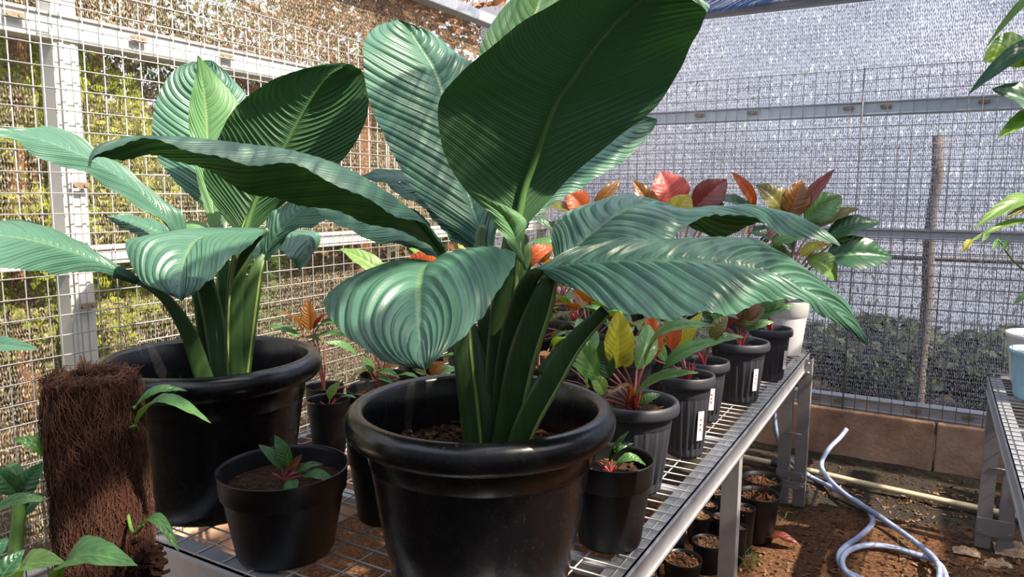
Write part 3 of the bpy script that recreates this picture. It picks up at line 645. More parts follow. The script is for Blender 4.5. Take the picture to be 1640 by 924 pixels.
# ================================================================== BENCHES
def bench(name, x0, x1, y0, y1, label, legs, top=.745):
    t = thing(name, ((x0+x1)/2, (y0+y1)/2, 0), label, 'bench', 'galvanised plant benches')
    def channel(a, b, axis, out):                                        # C-shaped rail with rolled lips
        m = MB(); h0, h1 = top-.088, top-.004
        if axis == 'y':
            x = a[0]; m.box((min(x, x-out*.003), a[1], h0), (max(x, x-out*.003), b[1], h1))
            m.box((min(x, x-out*.045), a[1], h1-.003), (max(x, x-out*.045), b[1], h1)); m.box((min(x, x-out*.03), a[1], h0), (max(x, x-out*.03), b[1], h0+.003))
            for z in (h1-.016, h0+.010): m.box((min(x, x+out*.004), a[1], z), (max(x, x+out*.004), b[1], z+.007))
        else:
            y = a[1]; m.box((a[0], min(y, y-out*.003), h0), (b[0], max(y, y-out*.003), h1))
            m.box((a[0], min(y, y-out*.045), h1-.003), (b[0], max(y, y-out*.045), h1)); m.box((a[0], min(y, y-out*.03), h0), (b[0], max(y, y-out*.03), h0+.003))
            for z in (h1-.016, h0+.010): m.box((a[0], min(y, y+out*.004), z), (b[0], max(y, y+out*.004), z+.007))
        return m.build('rail', M['galv'], t)
    channel((x1, y0), (x1, y1), 'y', 1); channel((x0, y0), (x0, y1), 'y', -1)
    channel((x0, y0), (x1, y0), 'x', -1); channel((x0, y1), (x1, y1), 'x', 1)
    for yy in np.arange(y0+.42, y1-.2, .46):
        m = MB(); m.box((x0+.004, yy-.02, top-.035), (x1-.004, yy+.02, top-.008)); m.build('cross_bar', M['galv'], t)
    m = MB(); r = .0022
    for x in [x0+.02+i*(x1-x0-.04)/round((x1-x0-.04)/.078) for i in range(int(round((x1-x0-.04)/.078))+1)]: m.tube([(x, y0, top-.002), (x, y1, top-.002)], r, 5)
    ny = int(round((y1-y0)/.05))
    for i in range(ny+1): y = y0+(y1-y0)*i/ny; m.tube([(x0, y, top+.002), (x1, y, top+.002)], r, 5)
    m.build('mesh_top', M['wire'], t, True)
    for (lx, ly, pair) in legs:
        s_ = 1 if lx > (x0+x1)/2 else -1
        xs = [lx] if not pair else [lx, lx-s_*.078]
        for x in xs:
            m = MB(); a = (x-.027, ly-.003, 0); b = (x+.027, ly, top-.012); m.box(a, b)               # L-profile: face towards the front and a side flange
            xo = x+s_*.027; m.box((min(xo, xo-s_*.003), ly, 0), (max(xo, xo-s_*.003), ly+.045, top-.012)); m.box((x-.027, ly, 0), (x-.024, ly+.012, top-.012)) if s_ > 0 else m.box((x+.024, ly, 0), (x+.027, ly+.012, top-.012))
            lg = m.build('leg', M['steel'] if pair else M['galv'], t)
            bt = MB()
            for dx, z in ((-.012, top-.03), (.012, top-.03), (-.012, top-.075), (.012, top-.075)): bt.tube([(x+dx, ly-.003, z), (x+dx, ly-.010, z)], .006, 6)
            bt.build('bolt', M['galv'], lg, True)
        if pair:
            for z in (.135, .085) if s_ > 0 else (.06,):
                m = MB(); m.box((min(xs)-.03, ly-.008, z), (max(xs)+.03, ly-.003, z+(.035 if s_ > 0 else .075)))
                for x in (min(xs)-.014, max(xs)+.014): m.tube([(x, ly-.008, z+.018), (x, ly-.016, z+.018)], .007, 6)
                m.build('joining_plate', M['steel'], t)
            m = MB(); m.tube([(min(xs), ly, .36), (max(xs), ly, .36)], .005, 6); m.build('tie_rod', M['steel'], t, True)
    return t
bench('plant_bench', -1.72, -.492, .93, 3.80, 'long galvanised wire-mesh bench crowded with potted plants',
      [(-.525, .955, False), (-.52, 2.34, False), (-.485, 3.66, True), (-1.69, .955, False), (-1.69, 2.34, False), (-1.69, 3.66, False)])
bench('plant_bench', .245, 1.35, 1.55, 3.72, 'wire-mesh bench cut by the right edge, with white pots',
      [(.275, 3.62, True), (1.30, 3.62, False), (.275, 1.6, False), (1.30, 1.6, False)])

# ================================================================== THE TWO LARGE LILIES
T = .745
CA = (-.732, 1.157, T+.004); CB = (-1.49, 1.136, T+.004)
A = thing('potted_peace_lily', CA, 'largest front plant with huge ribbed leaves in a glossy black pot at centre', 'potted plant', 'giant peace lilies')
pot_big(CA, A, .258, .355)
soil_disc(CA, .205, T+.255, A, 'soil', 420, 3, 'chipdark', .010)
lf = [
 # big upright leaf, its underside towards us
 ([(824,372,1.33, 806,360,1.32, 842,362,1.33), (838,300,1.32, 742,300,1.27, 905,293,1.33), (858,245,1.30, 708,235,1.22, 975,232,1.31), (887,167,1.27, 704,165,1.18, 1052,168,1.28), (920,118,1.24, 735,120,1.15, 1088,115,1.25),
   (962,62,1.21, 805,58,1.14, 1112,62,1.21), (1015,8,1.18, 885,8,1.13, 1128,30,1.18), (1070,-30,1.15, 980,-45,1.12, 1135,12,1.16), (1128,14,1.15, 1118,4,1.15, 1133,20,1.15)], dict(under=True, K=30, seed=1, bulge=.05, wave=.003, nv=20, n=150, amp=.0011, skew=.2, rib=.008)),
 # tall leaf behind it on the left
 ([(782,402,1.42, 770,402,1.42, 790,400,1.42), (757,330,1.46, 690,338,1.42, 800,330,1.46), (735,250,1.50, 632,252,1.44, 800,245,1.50), (715,165,1.53, 596,175,1.46, 792,175,1.54), (697,112,1.55, 583,112,1.47, 762,112,1.56), (672,72,1.56, 583,68,1.49, 728,80,1.58), (655,46,1.56, 603,42,1.52, 690,52,1.58), (638,31,1.55, 632,33,1.55, 645,33,1.55)], dict(K=24, seed=2, amp=.0048, skew=.22, bulge=.08, n=140, nv=18)),
 # pale leaf behind the top
 ([(812,340,1.45, 804,340,1.45, 822,340,1.45), (826,240,1.52, 785,240,1.5, 880,240,1.54), (836,140,1.56, 770,140,1.52, 920,140,1.6), (846,70,1.58, 768,82,1.53, 930,70,1.62), (860,15,1.6, 793,30,1.55, 930,20,1.64), (878,-30,1.62, 835,-18,1.58, 925,-30,1.64), (900,-62,1.64, 896,-62,1.64, 905,-62,1.64)], dict(mat='lily_light', K=24, seed=3, amp=.005, bulge=.1)),
 # right leaf under the big one
 ([(828,362,1.42, 818,356,1.42, 836,362,1.41), (880,300,1.5, 850,262,1.52, 888,326,1.46), (940,245,1.56, 905,200,1.58, 942,294,1.5), (1000,208,1.6, 985,178,1.62, 1000,256,1.55), (1035,196,1.62, 1028,184,1.62, 1036,222,1.6), (1052,192,1.62, 1051,190,1.62, 1053,195,1.62)], dict(K=24, seed=4, amp=.0035)),
 # drooping leaf in front, tip down
 ([(752,462,1.33, 740,452,1.34, 772,470,1.32), (722,432,1.33, 650,437,1.37, 800,420,1.30), (683,424,1.27, 585,441,1.30, 826,408,1.24), (672,448,1.19, 521,479,1.22, 808,452,1.17), (671,500,1.12, 546,530,1.15, 772,505,1.11), (673,548,1.07, 604,572,1.09, 730,552,1.06), (677,580,1.045, 648,586,1.05, 700,574,1.04), (681,592,1.04, 678,592,1.04, 684,591,1.04)], dict(K=11, seed=5, amp=.0060, bulge=.12, nv=20, skew=.5, tipk=-.25, pw=1.35)),
 # long lower right leaf
 ([(862,431,1.22, 860,428,1.22, 866,433,1.22), (915,423,1.20, 912,402,1.25, 912,465,1.14), (985,417,1.17, 985,390,1.26, 985,492,1.06), (1055,415,1.15, 1060,385,1.27, 1060,508,1.03), (1125,417,1.14, 1130,385,1.28, 1130,508,1.03), (1190,425,1.15, 1200,390,1.28, 1185,498,1.06), (1240,440,1.17, 1262,412,1.28, 1232,478,1.10), (1290,466,1.19, 1312,450,1.27, 1285,490,1.14), (1340,500,1.21, 1352,490,1.25, 1330,512,1.18), (1375,532,1.22, 1382,530,1.23, 1366,532,1.21), (1389,552,1.22, 1391,551,1.22, 1387,553,1.22)], dict(K=24, seed=6, amp=.0072, bulge=.10, skew=.17, tipk=-.6, pw=1.3, wave=.006, n=160, nv=18)),
 # right leaf behind, twisting over to the right
 ([(893,424,1.27, 889,420,1.27, 901,425,1.26), (935,386,1.32, 884,378,1.38, 965,415,1.22), (985,345,1.37, 900,344,1.44, 1025,402,1.24), (1030,326,1.40, 985,320,1.5, 1070,388,1.27), (1080,340,1.41, 1062,338,1.53, 1098,360,1.31), (1140,335,1.41, 1142,378,1.53, 1148,346,1.33), (1205,331,1.39, 1205,362,1.48, 1212,352,1.31), (1262,341,1.36, 1258,362,1.42, 1258,376,1.29), (1310,362,1.33, 1300,374,1.37, 1306,384,1.29), (1335,380,1.31, 1328,386,1.33, 1334,390,1.3), (1346,392,1.30, 1344,394,1.3, 1345,395,1.3)], dict(K=24, seed=7, face='up', amp=.0050, skew=.2, tipk=0, bulge=.10, n=150, nv=18)),
 # long leaf arching to the left
 ([(716,412,1.35, 710,412,1.36, 721,413,1.34), (668,350,1.32, 655,376,1.42, 697,382,1.26), (606,300,1.28, 575,348,1.42, 648,346,1.21), (540,262,1.25, 492,334,1.40, 575,311,1.17), (460,238,1.22, 420,312,1.36, 470,272,1.15), (380,228,1.19, 340,278,1.32, 385,256,1.13), (305,220,1.17, 270,258,1.28, 310,240,1.11), (232,218,1.14, 215,250,1.22, 235,232,1.09), (175,226,1.11, 165,248,1.16, 175,237,1.08), (150,240,1.09, 145,258,1.11, 150,250,1.07), (143,266,1.07, 140,272,1.07, 144,270,1.07)], dict(K=32, seed=8, face='up', amp=.0028, bulge=.06, n=170, wave=.006)),
 # dark leaf beneath it
 ([(716,416,1.40, 712,408,1.42, 714,422,1.39), (672,384,1.44, 680,350,1.50, 664,397,1.41), (620,362,1.48, 640,325,1.55, 606,388,1.45), (565,347,1.52, 590,310,1.58, 553,366,1.49), (520,336,1.55, 540,318,1.58, 517,346,1.53), (502,332,1.56, 503,331,1.56, 501,333,1.56)], dict(K=22, seed=9, face='up', amp=.002)),
 # two short leaves between them
 ([(760,398,1.44, 752,400,1.42, 768,392,1.45), (735,355,1.48, 716,378,1.42, 760,340,1.52), (700,318,1.52, 690,345,1.45, 728,305,1.57), (665,302,1.55, 660,322,1.49, 690,296,1.6), (635,296,1.57, 632,308,1.54, 645,294,1.6), (620,294,1.58, 620,295,1.58, 621,293,1.58)], dict(K=18, seed=10, amp=.003)),
 ([(735,345,1.55, 730,350,1.55, 738,340,1.56), (700,300,1.6, 690,308,1.55, 705,284,1.66), (650,282,1.64, 648,296,1.58, 655,272,1.7), (605,280,1.66, 603,290,1.62, 608,273,1.7), (570,284,1.67, 570,286,1.67, 571,283,1.67)], dict(K=14, seed=11, amp=.002)),
 # small curled leaf at the heart
 ([(832,385,1.33, 828,386,1.33, 836,386,1.33), (842,355,1.36, 832,352,1.34, 848,352,1.38), (840,338,1.37, 838,336,1.37, 843,338,1.38)], dict(K=6, seed=12, n=30, nv=8, amp=.001, rib=.002)),
 ([(842,432,1.31, 846,440,1.31, 838,425,1.31), (825,375,1.31, 832,400,1.31, 800,372,1.29), (806,345,1.29, 842,352,1.31, 782,340,1.28), (775,322,1.27, 800,325,1.28, 760,318,1.26), (745,302,1.25, 747,303,1.25, 744,301,1.25)], dict(mat='lily_light', K=12, seed=13, n=60, nv=8, amp=.001, rib=.002, bulge=.15)),
]
for st, kw in lf: blade(st, A, **kw)
for pts, kw in [
    ([(800,770,1.36,40), (795,690,1.35,42), (800,560,1.34,42), (815,450,1.33,44), (826,360,1.33,30)], dict(edge=.55)),
    ([(780,770,1.36,26), (782,650,1.36,28), (778,520,1.38,26), (768,400,1.42,22), (772,360,1.43,12)], {}),
    ([(765,770,1.33,32), (752,650,1.31,34), (742,560,1.30,32), (742,480,1.33,24), (750,455,1.34,14)], dict(edge=.7)),
    ([(772,770,1.34,34), (780,660,1.34,40), (762,580,1.36,36), (742,500,1.38,26), (720,420,1.37,12)], {}),
    ([(790,770,1.33,34), (812,690,1.31,42), (835,580,1.28,48), (862,500,1.26,44), (880,450,1.25,28), (890,428,1.26,14)], dict(edge=.78)),
    ([(800,770,1.37,30), (802,690,1.34,34), (815,560,1.31,36), (835,480,1.28,32), (852,445,1.25,24), (866,432,1.22,12)], {}),
    ([(815,775,1.30,30), (838,690,1.28,38), (880,610,1.25,40), (920,548,1.23,32), (970,497,1.2,20)], dict(edge=.85)),
    ([(792,770,1.4,30), (786,600,1.42,30), (800,470,1.43,26), (815,380,1.44,18), (815,335,1.45,10)], {}),
    ([(812,770,1.40,24), (812,640,1.38,22), (842,420,1.40,18), (832,366,1.41,12)], {}),
    ([(868,600,1.25,26), (902,560,1.24,22), (935,531,1.23,10)], {}),
]: petiole(pts, A, **kw)

B = thing('potted_peace_lily', CB, 'left big plant with broad ribbed leaves in a glossy black pot by the fence', 'potted plant', 'giant peace lilies')
pot_big(CB, B, .260, .365)
soil_disc(CB, .20, T+.235, B, 'soil', 60, 8, 'chipdark', .010)
lb = [
 # rounded leaf at the back
 ([(358,350,1.9, 350,352,1.9, 366,350,1.9), (350,290,1.95, 275,285,1.9, 372,290,1.98), (340,230,1.98, 246,232,1.92, 392,235,2.0), (330,170,2.0, 247,172,1.94, 402,185,2.02), (328,130,2.0, 265,130,1.96, 392,150,2.03), (330,106,2.0, 292,104,1.98, 365,118,2.02), (335,96,2.0, 330,96,2.0, 342,98,2.0)], dict(mat='lily', K=22, seed=21, amp=.005, bulge=.1)),
 # young pointed leaf
 ([(345,370,1.74, 338,372,1.74, 352,370,1.74), (338,300,1.76, 318,298,1.75, 358,300,1.77), (333,235,1.77, 305,225,1.75, 362,225,1.79), (330,185,1.77, 302,180,1.75, 388,182,1.81), (326,145,1.76, 308,142,1.75, 368,145,1.8), (321,115,1.75, 314,112,1.75, 342,116,1.77), (317,88,1.74, 316,89,1.74, 319,90,1.74)], dict(mat='lily_light', K=18, seed=22, amp=.002, bulge=.16)),
 # big dark leaf, underside to us
 ([(392,378,1.68, 382,376,1.68, 402,376,1.68), (405,335,1.68, 345,330,1.66, 448,332,1.69), (424,290,1.67, 326,275,1.63, 490,298,1.69), (450,245,1.65, 350,220,1.6, 550,255,1.68), (482,185,1.63, 375,175,1.58, 585,195,1.66), (506,145,1.61, 425,135,1.56, 590,145,1.64), (528,118,1.59, 480,110,1.57, 580,115,1.62), (556,102,1.58, 545,100,1.58, 566,104,1.59)], dict(under=True, K=28, seed=23, amp=.0028, bulge=.05, nv=18, n=140, rib=.006)),
 # long leaf reaching far left
 ([(298,392,1.66, 294,394,1.65, 302,388,1.67), (262,345,1.62, 268,366,1.58, 288,338,1.66), (215,300,1.58, 205,318,1.53, 240,303,1.64), (160,262,1.53, 135,280,1.48, 175,252,1.6), (100,235,1.48, 80,258,1.43, 120,214,1.55), (45,218,1.44, 30,233,1.4, 55,206,1.5), (-5,209,1.4, -10,217,1.38, -2,204,1.42), (-40,204,1.38, -40,205,1.38, -40,203,1.38)], dict(K=28, seed=24, face='up', amp=.0025, n=140, wave=.005)),
 # lower left leaf
 ([(222,452,1.60, 218,456,1.6, 228,448,1.6), (172,425,1.55, 150,436,1.5, 180,418,1.58), (115,402,1.5, 85,438,1.42, 130,390,1.56), (55,385,1.45, 35,432,1.36, 72,360,1.53), (0,377,1.41, -15,420,1.33, 10,355,1.5), (-50,380,1.38, -60,400,1.34, -45,362,1.44), (-90,390,1.35, -91,391,1.35, -89,389,1.35)], dict(K=26, seed=25, face='up', amp=.0035, bulge=.08, n=120)),
 # drooping leaf in front, brown tip
 ([(428,368,1.62, 432,364,1.62, 424,374,1.62), (375,372,1.60, 362,370,1.65, 398,394,1.55), (322,380,1.57, 255,381,1.62, 366,418,1.5), (300,405,1.51, 203,388,1.52, 340,445,1.46), (290,440,1.46, 222,445,1.47, 318,465,1.43), (288,466,1.43, 262,468,1.43, 300,474,1.42), (290,482,1.42, 288,480,1.42, 292,482,1.42)], dict(K=13, seed=26, amp=.004, bulge=.12, skew=.45, tipk=-.2, pw=1.35)),
 # short leaf pointing left
 ([(278,390,1.72, 272,394,1.72, 284,386,1.72), (245,368,1.72, 232,382,1.68, 262,360,1.76), (205,352,1.70, 196,366,1.67, 215,345,1.74), (168,346,1.68, 168,347,1.68, 169,345,1.68)], dict(K=14, seed=27, amp=.003)),
 # leaf rising to the right
 ([(422,412,1.68, 416,408,1.69, 428,418,1.67), (448,370,1.66, 428,352,1.68, 468,372,1.64), (478,340,1.66, 452,330,1.68, 508,360,1.62), (512,316,1.66, 490,306,1.68, 540,335,1.63), (545,300,1.66, 543,298,1.66, 547,302,1.66)], dict(K=14, seed=28, amp=.002)),
 # leaf turned over at its tip on the right
 ([(395,415,1.85, 390,405,1.85, 392,425,1.85), (420,385,1.87, 425,372,1.9, 405,418,1.83), (462,372,1.87, 470,367,1.92, 438,405,1.82), (492,376,1.85, 510,375,1.9, 452,402,1.80), (488,402,1.82, 507,400,1.88, 460,410,1.78), (480,432,1.80, 482,431,1.8, 478,431,1.8)], dict(K=12, seed=29, amp=.002)),
 ([(345,385,1.9, 340,390,1.9, 348,380,1.9), (315,362,1.92, 310,378,1.9, 322,355,1.95), (285,362,1.94, 284,370,1.93, 286,357,1.96), (276,370,1.95, 275,371,1.95, 276,369,1.95)], dict(mat='lily_light', K=8, seed=30, amp=.001)),
]
for st, kw in lb: blade(st, B, **kw)
for pts, kw in [
    ([(365,650,1.72,28), (355,600,1.72,30), (340,500,1.72,32), (318,420,1.68,24), (298,388,1.66,10)], {}),
    ([(345,650,1.70,24), (325,600,1.68,28), (300,530,1.65,24), (262,475,1.62,16), (220,450,1.6,8)], {}),
    ([(370,650,1.74,26), (362,560,1.76,24), (360,450,1.75,22), (350,360,1.74,14)], {}),
    ([(378,650,1.72,28), (375,560,1.71,30), (378,450,1.69,26), (392,372,1.68,18), (402,340,1.68,8)], dict(edge=-.6)),
    ([(382,650,1.70,26), (390,580,1.69,26), (402,480,1.67,28), (412,430,1.67,20), (424,408,1.68,10)], dict(edge=.6)),
    ([(385,650,1.68,20), (378,560,1.66,20), (382,450,1.63,20), (400,395,1.62,16), (430,367,1.62,7)], {}),
    ([(365,640,1.8,22), (352,520,1.82,20), (358,420,1.86,16), (360,350,1.9,10)], {}),
    ([(340,640,1.75,20), (332,560,1.74,26), (318,470,1.72,22), (278,390,1.72,6)], {}),
]: petiole(pts, B, **kw)

# ================================================================== SMALL AND MEDIUM POTTED PLANTS
def rimat(px, py, h): q = Zp(px, py, T+h); return (float(q[0]), float(q[1]), T+.004)
def depth(p): return float(np.dot(np.asarray(p)-O3, FWD))
def philo(c, r, h, kind, label, seed, n=9, size=.13, up=.16, mats=('green', 'green', 'darkgreen', 'bronze'), stemmat='redstem', potmat=None, explicit=None, group='young philodendrons on the bench', soilmat='soil', tagang=None, random_leaves=True, avoid=None):
    t = thing('potted_philodendron', c, label, 'potted plant', group); rng = random.Random(seed)
    if kind == 'ribbed': pot_ribbed(c, t, r, h, potmat or 'grey_black')
    else: pot_smooth(c, t, r, h, potmat or 'black')
    sz = c[2]+h*(.86 if kind == 'ribbed' else .80); soil_disc(c, r*(.80 if kind == 'ribbed' else .92), sz, t, soilmat, 30, seed, 'chipdark', .006)
    S0 = np.array([c[0], c[1], sz])
    if explicit == []: return t
    b = MB()
    for k in range(3):                                                 # coloured sheaths at the crown
        a = rng.uniform(0, 6.3); q = S0+np.array([cos(a), sin(a), 0])*.012
        w_ = .0048*size/.13; b.tube([S0, q+UP*up*.22, q+np.array([cos(a), sin(a), 0])*.012+UP*up*rng.uniform(.35, .5)], [w_, w_, .0006], 6)
    b.build('sheath', M['pinkstem'] if stemmat == 'redstem' else M[stemmat], t, True)
    if random_leaves:
        for k in range(n):
            a = k*2.4+rng.uniform(-.4, .4); el = rng.uniform(.35, 1.15) if k < n*.7 else rng.uniform(1.1, 1.4)
            d = np.array([cos(a)*cos(el), sin(a)*cos(el), sin(el)]); hor = np.array([cos(a), sin(a), 0])
            L = up*rng.uniform(.7, 1.15); E = S0+d*L; ln = size*rng.uniform(.8, 1.15)
            ti = E+hor*ln*cos(el*.5)+UP*ln*sin(el*.75)*rng.uniform(.3, .9)
            mat = mats[min(len(mats)-1, int(rng.random()*len(mats)))] if k < n-1 else mats[-1]
            o = wleaf(E, ti, ln*rng.uniform(.42, .52), UP*.9-hor*.5, t, mat, rng.uniform(.04, .14), .14, seed=seed*50+k, droop=rng.uniform(0, .18), n=14, nv=4)
            m = MB(); m.tube(crom([S0+hor*.006, S0+d*L*.5+UP*L*.06, E], 6), [.0032*size/.13*(1-.4*i/5) for i in range(6)], 5); m.build('petiole', M[stemmat], o, True)
    for q in (explicit or []):
        bx, by, tx, ty, wpx, mat = q[:6]; kw = q[6] if len(q) > 6 else {}
        wpx = wpx*(1.2 if size >= .17 else 1.05); dd = depth(S0)+kw.pop('dd', 0); td = dd+kw.pop('td', 0)
        pleaf(bx, by, dd, tx, ty, td, wpx, t, mat, seed=int(bx+by), stem=S0, stemmat=kw.pop('sm', stemmat), sr=.0032*size/.13, **kw)
    if tagang is not None: pot_tag(c, r, h, tagang, t)
    return t
TT = T+.004
# row of ribbed pots along the right edge
philo((-.635, 1.739, TT), .114, .235, 'ribbed', 'ribbed black pot right of the front plant, yellow-green leaf and pink sheaths', 1, random_leaves=False, size=.13, explicit=[
    (987,590,990,496,52,'yellow',dict(face=(.95,.2,.2),bend=.05)), (1032,585,1146,522,40,'green',dict(face=(.5,.9,0),bend=.22,td=-.15)), (1012,640,1119,597,34,'green',dict(face=(.45,.9,0),bend=.12,td=-.12)),
    (958,612,905,528,40,'green',dict(face=(.8,.6,0),bend=.1)), (975,606,962,545,32,'darkgreen',dict(face=(.9,.3,-.2),bend=.05)), (940,635,898,572,22,'green',dict(face=(.5,.8,0),bend=.15,td=-.08)),
    (1000,655,962,640,9,'bronze',dict(face=(.6,.8,0),bend=.5,td=-.1)), (1022,650,1058,632,20,'green',dict(face=(.5,.9,0))), (968,632,945,598,28,'lime',dict(face=(.7,.6,0))), (955,640,935,660,16,'olive'),
    (1000,588,1010,556,24,'yellow'), (1020,592,1040,520,38,'green',dict(face=(.9,.3,.2),dd=.1,td=.1)), (950,570,925,510,36,'green',dict(dd=.15,td=.1))])
philo((-.594, 2.057, TT), .082, .24, 'ribbed', 'second ribbed black pot along the bench edge, orange leaf above it', 2, tagang=-.6, random_leaves=False, explicit=[
    (1045,575,1040,500,36,'orange',dict(face=(.95,.2,.1),bend=.04)), (1075,560,1085,505,26,'orange',dict(face=(.95,.2,-.3),bend=.04)), (1062,590,1152,546,30,'green',dict(face=(.6,.8,0),bend=.12,td=-.05)),
    (1090,560,1125,500,22,'yellow',dict(dd=.05)), (1070,580,1010,540,34,'green',dict(dd=.05)), (1080,560,1030,505,26,'darkgreen',dict(dd=.1))])
philo((-.640, 2.416, TT), .084, .205, 'ribbed', 'third ribbed black pot along the bench edge, with white tag', 3, tagang=-.9, random_leaves=False, explicit=[
    (1118,560,1192,540,24,'green',dict(face=(.5,.9,0),bend=.12)), (1110,550,1082,505,28,'green'), (1140,545,1165,505,26,'olive'), (1100,545,1060,530,20,'darkgreen')])
philo((-.590, 2.72, TT), .105, .225, 'ribbed', 'fourth ribbed black pot along the bench edge, crimson sheaths', 4, tagang=-.62, random_leaves=False, explicit=[
    (1160,530,1122,505,26,'darkgreen'), (1178,522,1225,493,30,'olive',dict(face=(.8,.5,0))), (1165,525,1192,470,26,'maroon'), (1195,530,1240,516,18,'green'), (1185,525,1225,470,24,'bronze'), (1150,520,1130,480,24,'green')])
philo((-.557, 3.119, TT), .088, .215, 'ribbed', 'fifth ribbed black pot along the bench edge, before the white pot', 5, tagang=-.4, random_leaves=False, explicit=[
    (1215,510,1272,490,28,'green',dict(bend=.15)), (1222,505,1232,462,28,'green'), (1212,505,1180,480,26,'darkgreen'), (1228,500,1265,470,22,'lime')])
# white pot at the far right corner with broad green leaves
philo((-.600, 3.66, TT), .116, .262, 'smooth', 'tall white pot with broad dark green leaves at the far bench corner', 6, potmat='white', random_leaves=False, size=.2, up=.3, stemmat='brownstem', explicit=[
    (1288,352,1348,314,44,'green',dict(face=(.9,.4,0),bend=.06)), (1298,368,1376,334,34,'olive',dict(face=(.4,.9,0),bend=.06)), (1322,384,1412,357,38,'darkgreen',dict(face=(.6,.8,0),bend=.12)),
    (1330,392,1372,382,14,'green'), (1322,412,1428,412,54,'darkgreen',dict(face=(.85,.5,0),bend=.08)), (1292,414,1340,450,40,'lime',dict(face=(.8,.5,0),bend=.2)),
    (1282,412,1332,392,28,'yellow',dict(face=(.3,.9,0))), (1270,400,1240,372,36,'darkgreen'), (1265,420,1225,400,34,'green'), (1280,440,1255,425,30,'olive')], group='large-leaved philodendrons at the far end')
# tall red- and bronze-leaved plants at the far end
philo((-.80, 3.42, TT), .105, .235, 'ribbed', 'far plant with brown folded leaf and maroon pointed tip', 7, n=6, size=.21, up=.26, stemmat='brownstem', mats=('darkgreen', 'olive'), explicit=[
    (1256,345,1210,296,44,'olive',dict(face=(.9,.3,.3),bend=.1)), (1262,350,1285,288,38,'bronze',dict(face=(.9,.3,0),bend=.05,shape=1.1)), (1268,352,1336,271,22,'maroon',dict(face=(.8,.2,-.6),bend=.03)),
    (1215,345,1136,318,30,'darkgreen',dict(face=(.5,.8,0),bend=.1)), (1210,330,1171,275,18,'orange',dict(face=(.9,.2,0))), (1240,385,1195,372,32,'darkgreen'), (1235,392,1290,380,30,'green')], group='large-leaved philodendrons at the far end')
philo((-1.02, 3.30, TT), .105, .235, 'ribbed', 'far plant with maroon-brown rounded leaf and olive leaves', 8, n=6, size=.21, up=.26, stemmat='brownstem', mats=('darkgreen', 'green'), explicit=[
    (1110,336,1164,288,42,'maroon',dict(face=(.9,.3,0),bend=.1)), (1148,335,1152,300,12,'orange'), (1125,350,1160,326,30,'green'), (1055,352,1013,288,30,'bronze',dict(face=(.9,.3,0),bend=.03)), (1075,352,1105,312,36,'yellow',dict(face=(.9,.3,0))), (1085,350,1125,330,26,'olive')], group='large-leaved philodendrons at the far end')
philo((-1.25, 3.42, TT), .105, .235, 'ribbed', 'far plant with salmon-red round leaf on top', 9, n=6, size=.21, up=.24, stemmat='brownstem', mats=('darkgreen', 'green'), explicit=[
    (1078,335,1058,274,58,'red',dict(face=(.95,.2,0),bend=.08)), (1040,360,1000,335,32,'green')], group='large-leaved philodendrons at the far end')
philo((-1.50, 3.45, TT), .105, .235, 'ribbed', 'far plant with small orange-red leaf beside a bronze one', 10, n=6, size=.19, up=.22, mats=('green', 'olive'), explicit=[
    (935,338,908,306,36,'orange',dict(face=(.9,.3,0))), (950,338,993,288,20,'bronze',dict(face=(.9,.3,0))), (940,350,872,330,26,'olive',dict(face=(.6,.8,0),bend=.1)), (890,372,846,348,14,'darkgreen'), (910,400,850,388,20,'green')], group='large-leaved philodendrons at the far end')
philo((-1.30, 2.80, TT), .105, .235, 'ribbed', 'plant behind the front one with peach arching leaf and pink stem', 11, n=6, size=.17, up=.2, mats=('green', 'darkgreen'), explicit=[
    (838,432,888,394,26,'orange',dict(face=(.6,.6,.3),bend=.3)), (862,420,888,395,30,'bronze'), (835,425,832,392,24,'yellow')], group='large-leaved philodendrons at the far end')
philo((-1.58, 2.78, TT), .105, .235, 'ribbed', 'plant by the fence with a brown leaf and two yellow leaves', 12, n=5, size=.17, up=.2, mats=('green', 'darkgreen'), explicit=[
    (760,420,735,372,26,'yellow',dict(face=(.9,.3,0))), (752,415,715,393,22,'bronze'), (748,425,762,395,26,'yellow')], group='large-leaved philodendrons at the far end')
philo((-1.57, 2.38, TT), .10, .22, 'ribbed', 'plant by the fence with a brick-red leaf and lime leaves', 13, n=4, size=.15, up=.18, mats=('green', 'darkgreen'), explicit=[
    (700,430,655,412,40,'orange',dict(face=(.95,.3,0),bend=.1)), (700,422,655,398,26,'lime',dict(dd=.05)), (622,445,545,398,36,'lime',dict(face=(.6,.8,0),bend=.05)), (640,450,590,425,30,'lime')], group='large-leaved philodendrons at the far end')
k = 0
